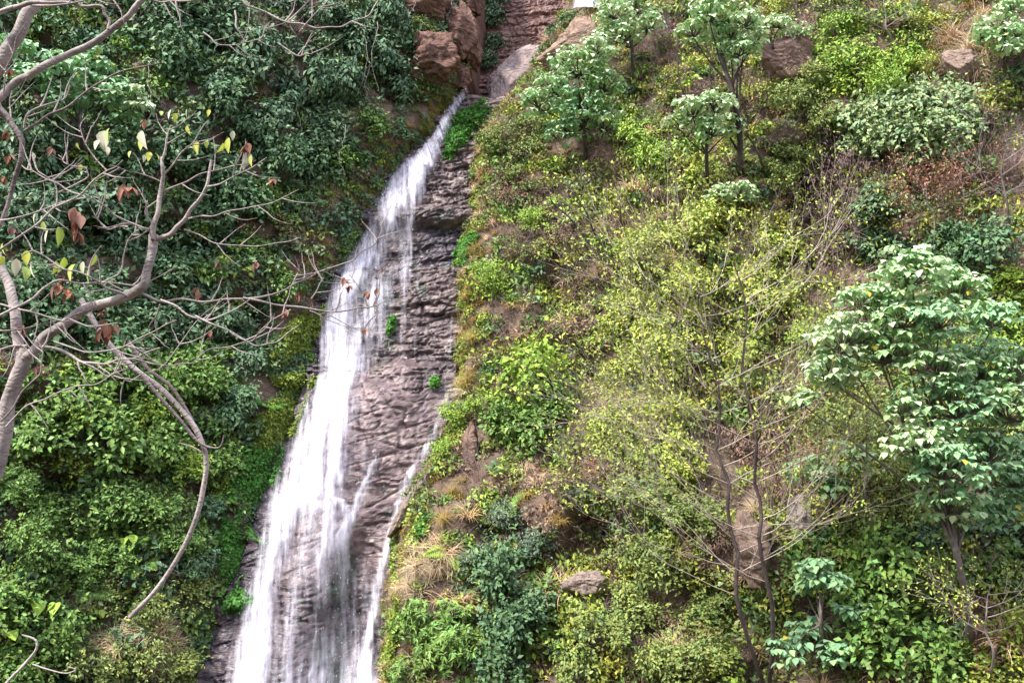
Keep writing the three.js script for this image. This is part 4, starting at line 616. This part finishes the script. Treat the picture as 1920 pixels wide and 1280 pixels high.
S('shaded_shrub', 'fine', L.mid, 'small-leaved bush touching the straight lower length of the vine', 'bush', [[290, 940, 0.9], [340, 1010, 0.8]], 'small-leaved bushes by the vine');
S('shaded_shrub', 'fine', L.mid, 'small-leaved bush among the ferns of the shaded bank', 'bush', [[200, 950, 0.95], [240, 1030, 0.8], [150, 1050, 0.8]], 'small-leaved bushes by the vine');
S('shaded_shrub', 'fine', L.mid, 'small-leaved bush below the forking bare trunk', 'bush', [[40, 900, 0.8], [100, 960, 0.95], [60, 1040, 0.8]], 'small-leaved bushes by the vine');
S('shaded_shrub', 'fine', L.olive, 'olive bush touching the free end of the hanging vine', 'bush', [[210, 1130, 0.6], [300, 1150, 0.7]], 'olive bushes below the vine');
S('shaded_shrub', 'fine', L.olive, 'olive bush among the straw tussocks of the shaded bank', 'bush', [[250, 1220, 0.75], [330, 1250, 0.7], [180, 1240, 0.75]], 'olive bushes below the vine');
S('shaded_shrub', 'fine', L.olive, 'olive bush between the hanging vine and the dark wet rock', 'bush', [[350, 1110, 0.6]], 'olive bushes below the vine');
S('shaded_shrub', 'round', L.mid, 'green shrub behind the small pale twig', 'bush', [[30, 1130, 0.8], [60, 1220, 0.8], [110, 1190, 0.7], [20, 1270, 0.7]], 'shrubs behind the pale twig');
S('shaded_shrub', 'droop', L.deep, 'dark hollow shrub between the vine and the moss curtain', 'shrub', [[410, 800, 0.7], [400, 950, 0.6], [440, 740, 0.6], [370, 1060, 0.5]], 'hollow shrubs');

for (const [u, v, h] of [[690, 40, 160], [712, 60, 130], [610, 130, 120], [655, 250, 90], [480, 40, 150], [350, 60, 140], [570, 200, 90], [700, 130, 110], [420, 150, 120], [300, 130, 120], [780, 10, 70], [850, 20, 60]]) {
  const top = hit(u, v), g = group('hanging_creeper', top), R = rng(u), b = new Buf(), pts = [], l = h * 0.02; for (let k = 0; k <= 10; k++) pts.push(V(0.25 * Math.sin(k * 0.5 + u) * k / 10 + 0.1 * (R() - 0.5), -l * k / 10, 0.75 + 0.2 * Math.sin(k * 0.3))); tube(b, [V(0, 0.1, -0.1), ...pts], 0.014, 0.008, 5, WOOD.grey); part('stem', b.geo(), M.twig, g);
  const f = new Buf(); for (let k = 0; k < 26; k++) leaf(f, pts[Math.floor(R() * 11)], dirIn(R, -0.6), dirIn(R, 1), 0.1, 0.06, tone(R), 0.2); part('foliage', f.geo(), L.grey, g, 'stuff'); tag(g, u > 770 ? 'thin pale creeper hanging over shadowed red rock' : 'thin pale creeper hanging down among dark shrubs', 'creeper', u > 770 ? 'creepers over red rock' : 'creepers among dark shrubs');
}
// ---------------------------------------------------------------- ferns, large-leaved herbs, grass tussocks
const frondGeo = [0, 1].map((k) => { const b = new Buf(), R = rng(60 + k), n = 17; const pts = []; for (let i = 0; i <= n; i++) { const t = i / n; pts.push(V(0, t * 0.75 - t * t * 0.6, t * 0.85)); } tube(b, pts, 0.008, 0.002, 3, [0.8, 0.8, 0.6]); for (let i = 2; i < n; i++) for (const s of [-1, 1]) { const t = i / n, w = 0.24 * Math.sin(Math.PI * Math.pow(t, 0.7)) + 0.02; leaf(b, pts[i], V(s, -0.05, 0.35).normalize(), V(0, 1, -0.2), w, 0.05, tone(R, 0.2), 0.2, 0.2); } return b.geo(); });
function fern(u, v, size, n, mat, label, grp) {
  const p = hit(u, v), R = rng(u * 3 + v), g = group('fern', p); g.quaternion.setFromUnitVectors(UP, UP.clone().addScaledVector(slopeN(p.x, p.y), 0.9).normalize());
  for (let k = 0; k < n; k++) { const m = part('frond', frondGeo[k % 2], mat, g); m.rotation.y = k / n * 6.283 + R(); m.scale.setScalar(size * (0.75 + 0.5 * R())); } tag(g, label, 'fern', grp);
}
fern(945, 945, 1.0, 11, L.mid, 'dark green fern with arching fronds under the bright bush');
fern(850, 1035, 0.85, 8, L.lime, 'yellow-green fern beside hanging dry grass'); fern(940, 880, 0.6, 8, L.deep, 'small dark fern above the arching-frond fern');
fern(1585, 1030, 0.6, 9, L.lime, 'small lime fern under the slender olive-leaved tree');
for (const [u, v, s] of [[160, 1110, 0.9], [265, 1060, 0.8], [290, 1005, 0.7], [390, 1010, 0.6]]) fern(u, v, s, 8, L.mid, 'green fern below the small-leaved bushes on the shaded bank', 'ferns on the shaded bank');
for (const [u, v, s] of [[270, 800, 0.8], [330, 830, 0.7], [235, 870, 0.7]]) fern(u, v, s, 8, L.lime, 'lime fern in the bend of the hanging vine', 'ferns by the vine');
for (const [u, v, s] of [[480, 1010, 0.5], [430, 930, 0.6], [500, 760, 0.6]]) fern(u, v, s, 8, L.moss, 'bright fern hanging over the wet rock edge', 'ferns on wet rock');
function herb(u, v, size, mat, label, grp) { // a few big soft leaves on stalks
  const p = hit(u, v).add(V(0, 0, 0.35)), R = rng(u + v * 5), g = group('large_leaved_herb', p);
  for (let k = 0; k < 6; k++) { const a = R() * 6.283, e = V(Math.cos(a) * 0.3, 0.1 + 0.4 * R(), 0.25 + 0.2 * R()).multiplyScalar(size), b = new Buf(); tube(b, curve([V(0, -0.3, -0.4), e.clone().multiplyScalar(0.5), e], 5), 0.012, 0.008, 4, WOOD.brown); part('stalk', b.geo(), M.twig, g); const m = part('leaf', bigLeafGeo[k % 3], mat, g); m.position.copy(e); m.scale.setScalar(size * (0.22 + 0.22 * R())); m.rotation.set(0.5 + 0.5 * R(), (R() - 0.5) * 2.6, (R() - 0.5) * 0.8, 'YXZ'); }
  tag(g, label, 'plant', grp);
}
herb(112, 1140, 1.1, L.lime, 'herb with very big soft leaves beside a green fern'); herb(250, 1030, 0.9, L.lime, 'big-leaved herb beside the free end of the vine'); herb(30, 1200, 0.9, L.lime, 'big-leaved herb behind the small pale twig'); herb(200, 1150, 0.8, L.lime, 'big-leaved herb among olive bushes');
const tussock = [tuftGeo(71, 170, 1.0), tuftGeo(72, 170, 1.1, { fall: 1.3 })];
function grassTuft(u, v, s, mat, label, grp) { const p = hit(u, v), m = part(numbered('grass_tussock'), tussock[(u + v) % 2], mat, scene); m.position.copy(p); m.scale.setScalar(s); m.quaternion.setFromUnitVectors(UP, UP.clone().addScaledVector(slopeN(p.x, p.y), 1.6).normalize()); tag(m, label, 'grass', grp); m.userData.kind = 'thing'; }
for (const [u, v, s] of [[1790, 80, 1.0], [1820, 100, 1.1], [1850, 80, 1.0], [1770, 130, 0.8], [1840, 140, 0.9]]) grassTuft(u, v, s, L.straw, 'drooping pinkish straw tussock over the bare earth bank', 'tussocks over the earth bank');
for (const [u, v, s] of [[800, 1030, 0.7], [815, 1060, 0.8], [785, 1070, 0.7], [770, 1100, 0.6]]) grassTuft(u, v, s, L.straw, 'hanging straw tussock beside the mossy rock band', 'tussocks beside the mossy band');
for (const [u, v, s] of [[300, 1180, 0.7], [320, 1215, 0.7], [285, 1255, 0.6]]) grassTuft(u, v, s, L.straw, 'straw tussock among olive bushes on the shaded bank', 'tussocks on the shaded bank');
for (const [u, v, s] of [[1400, 1010, 0.7], [1420, 960, 0.6], [1030, 80, 0.6], [1100, 40, 0.6]]) grassTuft(u, v, s, L.straw, 'straw tussock growing on bare brown rock', 'tussocks on bare rock');
for (const [u, v, s] of [[880, 560, 0.6], [888, 640, 0.7], [880, 720, 0.7], [895, 470, 0.6], [850, 930, 0.6], [835, 980, 0.6]]) grassTuft(u, v, s, L.ochre, 'ochre grass tussock along the gully rim', 'ochre rim tussocks');

// ---------------------------------------------------------------- the viewer's side: bare tree branches with a few leaves
const BARK = [0.52, 0.44, 0.41], BARKD = [0.27, 0.21, 0.20];
const nearBark = std({ roughness: 0.8, bumpMap: GR.bark, bumpScale: 0.006, map: GR.tone });
const fresh = [leafMat(0.50, 0.55, 0.05, { transmission: 0.45 }), leafMat(0.36, 0.50, 0.06, { transmission: 0.45 }), leafMat(0.60, 0.58, 0.40, { transmission: 0.4 })], dryMat = [leafMat(0.22, 0.115, 0.08, { clearcoat: 0 }), leafMat(0.31, 0.155, 0.10, { clearcoat: 0 })];  // third fresh tone is whitened: bright light on overexposed leaves put into colour
const freshGeo = [0, 1, 2].map((k) => { const b = new Buf(), R = rng(950 + k); leaf(b, V(0, 0, 0), V(0, 0, 1), V(0, 1, 0), 1, 0.5 + 0.1 * k, tone(R, 0.05), 0.1 + 0.2 * k, 0.5, true); return b.geo(); }), dryGeo = [0, 1, 2].map((k) => { const b = new Buf(), R = rng(800 + k); for (let q = 0; q < 3; q++) leaf(b, V((R() - 0.5) * 0.2, (R() - 0.5) * 0.2, 0.1 * q), V(R() - 0.5, R() - 0.5, 1).normalize(), dirIn(R, 0.3), 0.9, 0.5, tone(R, 0.3), 0.5 - R(), 1.3, true); return b.geo(); });
function nearTree(name, label, D, lines, freshAt, dryAt, footLine) {
  const base = at(...footLine[0]), g = group(name, base), R = rng(D * 100);
  const W = (u, v, d) => at(u, v, d).sub(base);
  lines.forEach(([nm, r0, r1, dk, pts, d0 = D, d1 = d0], i) => {
    const tw = [], n = pts.length, c = curve(pts.map(([u, v], k) => W(u, v, mix(d0, d1, k / (n - 1)) + 0.05 * (hash(i, k) - 0.5))).flatMap((p, k, A) => k && k < n ? [A[k - 1].clone().lerp(p, 0.5).add(V(0.05 * (hash(i, k + 20) - 0.5), 0.05 * (hash(i, k + 40) - 0.5), 0).multiplyScalar(A[k - 1].distanceTo(p) * 3)), p] : [p]), Math.max(10, n * 8)), b = new Buf(), px = D / F;
    tube(b, c, 0.7 * r0 * px, 0.75 * r1 * px, r0 > 8 ? 12 : 6, dk ? BARKD : BARK, r0 > 8 ? 0.16 : 0.3, i * 3.1);
    if (r0 < 7 && r0 > 1.2) for (let k = 0; k < 3; k++) { const a = Math.floor(c.length * (0.2 + 0.7 * hash(i, k + 9))), T = c[Math.min(a + 1, c.length - 1)].clone().sub(c[a - 1]).normalize(), q = [c[a]]; const sd = V(T.y, -T.x, 0.3 * (R() - 0.5)).multiplyScalar(R() < 0.5 ? 1 : -1).addScaledVector(T, 0.7).normalize(); for (let z = 1; z < 5; z++) { sd.y += 0.12; sd.x += (R() - 0.5) * 0.7; sd.y += (R() - 0.5) * 0.35; sd.normalize(); q.push(q[z - 1].clone().addScaledVector(sd, (9 + 14 * R()) * px)); } const t = new Buf(); tube(t, q, r1 * px * 1.0 + 0.0012, 0.0011, 4, BARK); tw.push(t); }
    const limb = part(nm, b.geo(), nearBark, g); for (const t of tw) part('twig', t.geo(), nearBark, limb);
  });
  for (const [u, v, s, m] of freshAt) { const l = part('leaf', freshGeo[Math.floor(R() * 3)], fresh[m], g); l.position.copy(W(u, v, D - 0.08 + 0.16 * R())); l.scale.setScalar(0.7 * s * D / F); l.rotation.set(0.9 + 0.9 * R(), (R() - 0.5) * 2.6, (R() - 0.5) * 1.2, 'YXZ'); }
  for (const [u, v, s] of dryAt) { const l = part('dry_leaf', dryGeo[Math.floor(R() * 3)], dryMat[Math.floor(R() * 2)], g); l.position.copy(W(u, v, D - 0.05 + 0.1 * R())); l.scale.setScalar(0.68 * s * D / F); l.rotation.set(1.2 + 0.6 * R(), (R() - 0.5) * 3, (R() - 0.5), 'YXZ'); l.userData.label = 'curled brown dead leaf'; }
  tag(g, label, 'tree'); return g;
}
nearTree('bare_tree', 'forking bare tree with a few yellow-green leaves and curled brown ones', 5.2, [
  ['trunk', 23, 17, 0, [[-90, 1330], [-45, 1050], [-8, 880], [10, 800], [28, 715], [50, 655]]],
  ['branch', 14, 11, 0, [[44, 672], [82, 632], [130, 600], [190, 570], [240, 553], [270, 532], [280, 490], [287, 440]]],
  ['branch', 8, 4, 0, [[285, 448], [296, 400], [303, 350], [304, 310], [303, 295]]],
  ['branch', 7, 3.5, 0, [[290, 450], [320, 438], [345, 412], [372, 375], [388, 345], [396, 300]]],
  ['branch', 14, 11, 0, [[38, 690], [33, 640], [28, 590], [15, 530], [-6, 480], [-40, 420]], 5.2, 5.4],
  ['branch', 3.5, 1.2, 0, [[303, 300], [312, 260], [320, 235]]], ['branch', 3, 1, 0, [[304, 330], [340, 285], [375, 245], [390, 225]]], ['branch', 2.6, 1, 0, [[305, 358], [350, 340], [400, 320], [440, 310], [480, 300]]],
  ['branch', 2.6, 1, 0, [[345, 412], [400, 405], [450, 392], [510, 380], [560, 355]]], ['branch', 2.2, 1, 0, [[345, 430], [400, 455], [450, 460], [520, 455], [560, 445]]], ['branch', 2.4, 1, 0, [[388, 350], [430, 335], [470, 315], [500, 295]]],
  ['branch', 3.2, 1.5, 0, [[283, 430], [270, 428], [245, 418], [210, 400], [185, 380], [150, 360]], 5.2, 5.0], ['branch', 2.6, 1.2, 0, [[288, 425], [272, 400], [276, 375]]], ['branch', 2.2, 1, 1, [[300, 340], [260, 325], [225, 315], [205, 310]]],
  ['branch', 4, 1.4, 0, [[255, 545], [300, 565], [380, 566], [455, 560], [530, 545], [580, 520], [625, 500], [662, 488]], 5.2, 5.5], ['branch', 3.4, 1.3, 0, [[455, 558], [520, 572], [600, 582], [650, 582], [690, 576], [720, 566], [770, 560]], 5.3, 5.6], ['branch', 2, 0.9, 1, [[660, 490], [700, 460], [716, 430], [708, 395]], 5.5, 5.6],
  ['branch', 2, 0.8, 1, [[690, 578], [680, 550], [655, 515]], 5.5], ['branch', 2, 0.8, 1, [[700, 574], [710, 585], [690, 605], [683, 618]], 5.5], ['branch', 1.6, 0.8, 0, [[580, 582], [608, 595], [622, 590], [624, 545]], 5.5], ['branch', 2, 1, 0, [[545, 540], [560, 505], [552, 480]], 5.4], ['branch', 1.8, 0.9, 0, [[583, 560], [600, 530], [606, 520]], 5.4],
  ['branch', 3.4, 1.4, 0, [[300, 562], [350, 590], [390, 600], [440, 580], [470, 560]], 5.2, 5.1], ['branch', 3.2, 1.2, 0, [[365, 592], [430, 620], [480, 648], [520, 640], [560, 610]], 5.1, 5.2], ['branch', 2.4, 1, 1, [[300, 570], [280, 610], [265, 640], [250, 690]]],
  ['branch', 5, 2, 0, [[62, 650], [110, 655], [150, 678], [200, 682], [250, 672], [300, 652]], 5.2, 5.0], ['branch', 4, 2, 0, [[50, 648], [0, 655], [-40, 660]]], ['branch', 3.6, 1.6, 0, [[240, 555], [200, 540], [170, 520], [120, 505], [95, 500]], 5.2, 5.0], ['branch', 2.6, 1.2, 0, [[120, 505], [90, 485], [60, 470], [40, 480]], 5.0],
  ['branch', 3, 1.4, 0, [[190, 530], [225, 510], [240, 450], [260, 430]], 5.2], ['branch', 4, 1.5, 0, [[-20, 600], [60, 560], [110, 525], [180, 530], [260, 535], [330, 500]], 5.0, 5.3], ['branch', 3.4, 1.6, 0, [[-20, 480], [40, 440], [100, 390], [150, 365], [200, 320], [230, 300]], 5.0, 4.9], ['branch', 3, 1.4, 0, [[-20, 415], [60, 400], [120, 378], [180, 370]], 5.0],
  ['branch', 2.6, 1.2, 0, [[150, 365], [110, 345], [60, 320], [40, 310]], 5.0], ['branch', 2.4, 1, 0, [[110, 360], [165, 330], [160, 315], [120, 305], [108, 290]], 5.0], ['branch', 2.2, 1, 0, [[60, 290], [70, 320], [100, 340], [150, 335]], 5.0], ['branch', 2, 1, 0, [[200, 320], [160, 270], [150, 235], [165, 215]], 5.0], ['branch', 2.2, 1, 0, [[240, 425], [200, 430], [175, 400]], 5.1],
  ['branch', 3, 1.3, 0, [[0, 570], [60, 585], [110, 600], [160, 610], [220, 605]], 5.1], ['branch', 3, 1.3, 1, [[-20, 620], [50, 615], [120, 600], [170, 580]], 5.1], ['branch', 2.6, 1.2, 0, [[100, 640], [160, 660], [230, 650], [290, 620], [330, 600]], 5.0], ['branch', 2.4, 1, 0, [[150, 678], [200, 705], [230, 700], [220, 660]], 5.0], ['branch', 2.2, 1, 0, [[200, 682], [240, 715], [300, 690], [340, 640], [420, 560]], 5.0, 5.1], ['branch', 2.4, 1, 0, [[250, 672], [320, 685], [360, 680], [390, 655], [460, 640]], 5.0, 5.1],
  ['branch', 2, 1, 0, [[430, 622], [470, 640], [510, 600], [545, 580]], 5.1], ['branch', 3, 1.5, 1, [[0, 790], [40, 735], [75, 700], [80, 660], [60, 620]], 4.9], ['branch', 2.4, 1, 0, [[10, 800], [50, 760], [110, 735], [180, 720], [240, 690]], 5.0],
], [[320, 205, 30, 2], [328, 212, 26, 0], [302, 208, 22, 1], [350, 205, 26, 2], [392, 205, 22, 0], [350, 235, 26, 0], [265, 245, 46, 2], [268, 262, 30, 0], [195, 245, 50, 2], [205, 240, 36, 1], [185, 262, 30, 2], [145, 268, 24, 0], [150, 308, 20, 0], [245, 283, 18, 0], [280, 285, 28, 0], [293, 288, 24, 0], [270, 290, 22, 2], [368, 265, 34, 0], [388, 262, 24, 1], [428, 258, 44, 0], [418, 268, 30, 0], [436, 245, 26, 2], [465, 285, 44, 2], [470, 290, 34, 0], [110, 425, 56, 1], [90, 430, 40, 2], [70, 395, 36, 2], [80, 415, 30, 1], [50, 470, 40, 0], [30, 485, 48, 2], [60, 490, 44, 2], [5, 455, 30, 1], [2, 480, 30, 0], [45, 500, 40, 1], [120, 482, 44, 1], [140, 495, 50, 0], [155, 490, 36, 2], [178, 475, 44, 1], [105, 490, 36, 0], [165, 505, 36, 1], [60, 285, 26, 2], [200, 275, 24, 2]],
[[232, 345, 44], [245, 350, 40], [230, 360, 30], [140, 390, 50], [150, 405, 56], [145, 430, 44], [110, 530, 50], [125, 540, 46], [118, 515, 36], [95, 275, 30], [465, 268, 40], [20, 425, 30], [15, 290, 30], [200, 600, 46], [190, 615, 50], [210, 610, 40], [195, 580, 30], [45, 610, 34], [70, 683, 34], [372, 540, 34], [480, 490, 30], [535, 580, 26], [645, 520, 26], [655, 535, 24], [512, 335, 24], [690, 545, 24], [705, 540, 22], [560, 550, 24], [555, 500, 22], [395, 620, 26], [410, 490, 24], [275, 225, 26], [685, 616, 18]],
[[-130, 1800, 5.3]]);
nearTree('bare_tree', 'thick bare limbs of a neighbouring tree with dark crooked stems', 5.8, [
  ['trunk', 30, 26, 0, [[-420, 1500], [-330, 900], [-200, 450], [-90, 240], [-5, 118]]], ['branch', 19, 14, 0, [[-10, 125], [15, 90], [40, 50], [65, 10], [95, -50]]],
  ['branch', 11, 7, 0, [[-20, 205], [2, 180], [35, 150], [70, 130], [110, 110], [160, 88], [200, 62], [240, 30], [275, -10]]], ['branch', 9, 4, 1, [[-60, 270], [-10, 190], [10, 215], [40, 262], [38, 300], [20, 360], [0, 420], [-30, 480]], 5.6],
  ['branch', 7, 3, 0, [[-20, 25], [20, 15], [55, 5], [130, 5], [190, 12], [205, 40], [202, 55]], 5.7], ['branch', 3.2, 1.6, 0, [[60, 10], [120, 8], [180, -5], [240, -15]], 5.7], ['branch', 4, 1.4, 1, [[45, 245], [90, 215], [150, 180], [195, 150], [240, 130], [300, 118]], 5.6], ['branch', 3, 1.4, 0, [[45, 240], [50, 215], [75, 200], [120, 185], [130, 160]], 5.6], ['branch', 3, 1.2, 0, [[40, 262], [20, 230], [18, 200], [22, 170]], 5.6], ['branch', 2.4, 1, 1, [[5, 180], [10, 130], [30, 70], [50, 40]], 5.5],
  ['branch', 3.2, 1.6, 0, [[250, -20], [300, 4], [340, 2], [420, -5]], 5.8], ['branch', 4, 1.6, 0, [[440, -40], [460, 8], [500, 24], [540, 42], [590, 52], [640, 50], [690, 30], [715, -10]], 6.0], ['branch', 2.4, 1, 0, [[440, 20], [442, 50], [460, 78], [490, 70], [505, 42]], 6.0], ['branch', 2.4, 1, 0, [[380, 60], [405, 82], [440, 84], [466, 78]], 6.0], ['branch', 2, 1, 0, [[520, 80], [560, 105], [585, 100], [580, 86]], 6.0], ['branch', 2, 1, 0, [[560, 60], [590, 26], [615, 0]], 6.0],
], [], [[20, 130, 26], [15, 245, 30], [8, 330, 26]], [[-460, 1900, 5.9]]);
{ // the curved liana
  const D = 6.0, base = at(236, 1166, D), g = group('hanging_vine', base), W = (u, v, d = 0) => at(u, v, D + d).sub(base), px = D / F;
  const a = new Buf(); tube(a, curve([[150, 560], [200, 640], [250, 690], [300, 728], [345, 775], [372, 815], [386, 860], [380, 920], [362, 985], [330, 1050], [290, 1108], [242, 1158]].map(([u, v]) => W(u, v)), 60), 5.4 * px, 4.2 * px, 10, BARK, 0.25, 3); part('stem', a.geo(), nearBark, g);
  const b = new Buf(); tube(b, curve([[262, 700], [300, 745], [340, 790], [368, 825], [390, 838], [412, 838], [420, 815]].map(([u, v]) => W(u, v, -0.04)), 30), 4 * px, 1.4 * px, 7, BARKD, 0.25, 5); part('side_stem', b.geo(), nearBark, g);
  const c = new Buf(); tube(c, curve([[240, 640], [275, 690], [320, 725], [350, 770], [366, 800]].map(([u, v]) => W(u, v, 0.05)), 24), 4 * px, 3 * px, 7, BARKD, 0.25, 7); part('side_stem', c.geo(), nearBark, g);
  const e = new Buf(); tube(e, curve([[382, 850], [360, 838], [335, 830]].map(([u, v]) => W(u, v)), 10), 2 * px, 1 * px, 5, BARK); part('twig', e.geo(), nearBark, g);
  tag(g, 'long curved vine hanging free from the bare branches', 'vine');
}
{ // pale twig standing up from below
  const D = 5.0, base = at(-30, 1340, D), g = group('pale_twig', base), W = (u, v) => at(u, v, D).sub(base), px = D / F, low = base.clone(); low.y = -3.2; low.z = -5.2;
  const a = new Buf(); tube(a, curve([low.sub(base), W(-30, 1340), W(10, 1282), W(45, 1245), W(68, 1215), W(66, 1200), W(40, 1190)], 30), 4 * px, 1.5 * px, 7, [0.6, 0.53, 0.47], 0.2, 3); part('stem', a.geo(), nearBark, g);
  const b = new Buf(); tube(b, curve([W(60, 1245), W(90, 1255), W(125, 1262), W(142, 1255), W(125, 1250)], 14), 1.8 * px, 1 * px, 5, [0.6, 0.53, 0.47]); part('side_twig', b.geo(), nearBark, g); tag(g, 'thin pale leafless twig rising before green shrubs', 'twig');
}
renderer.render(scene, camera);
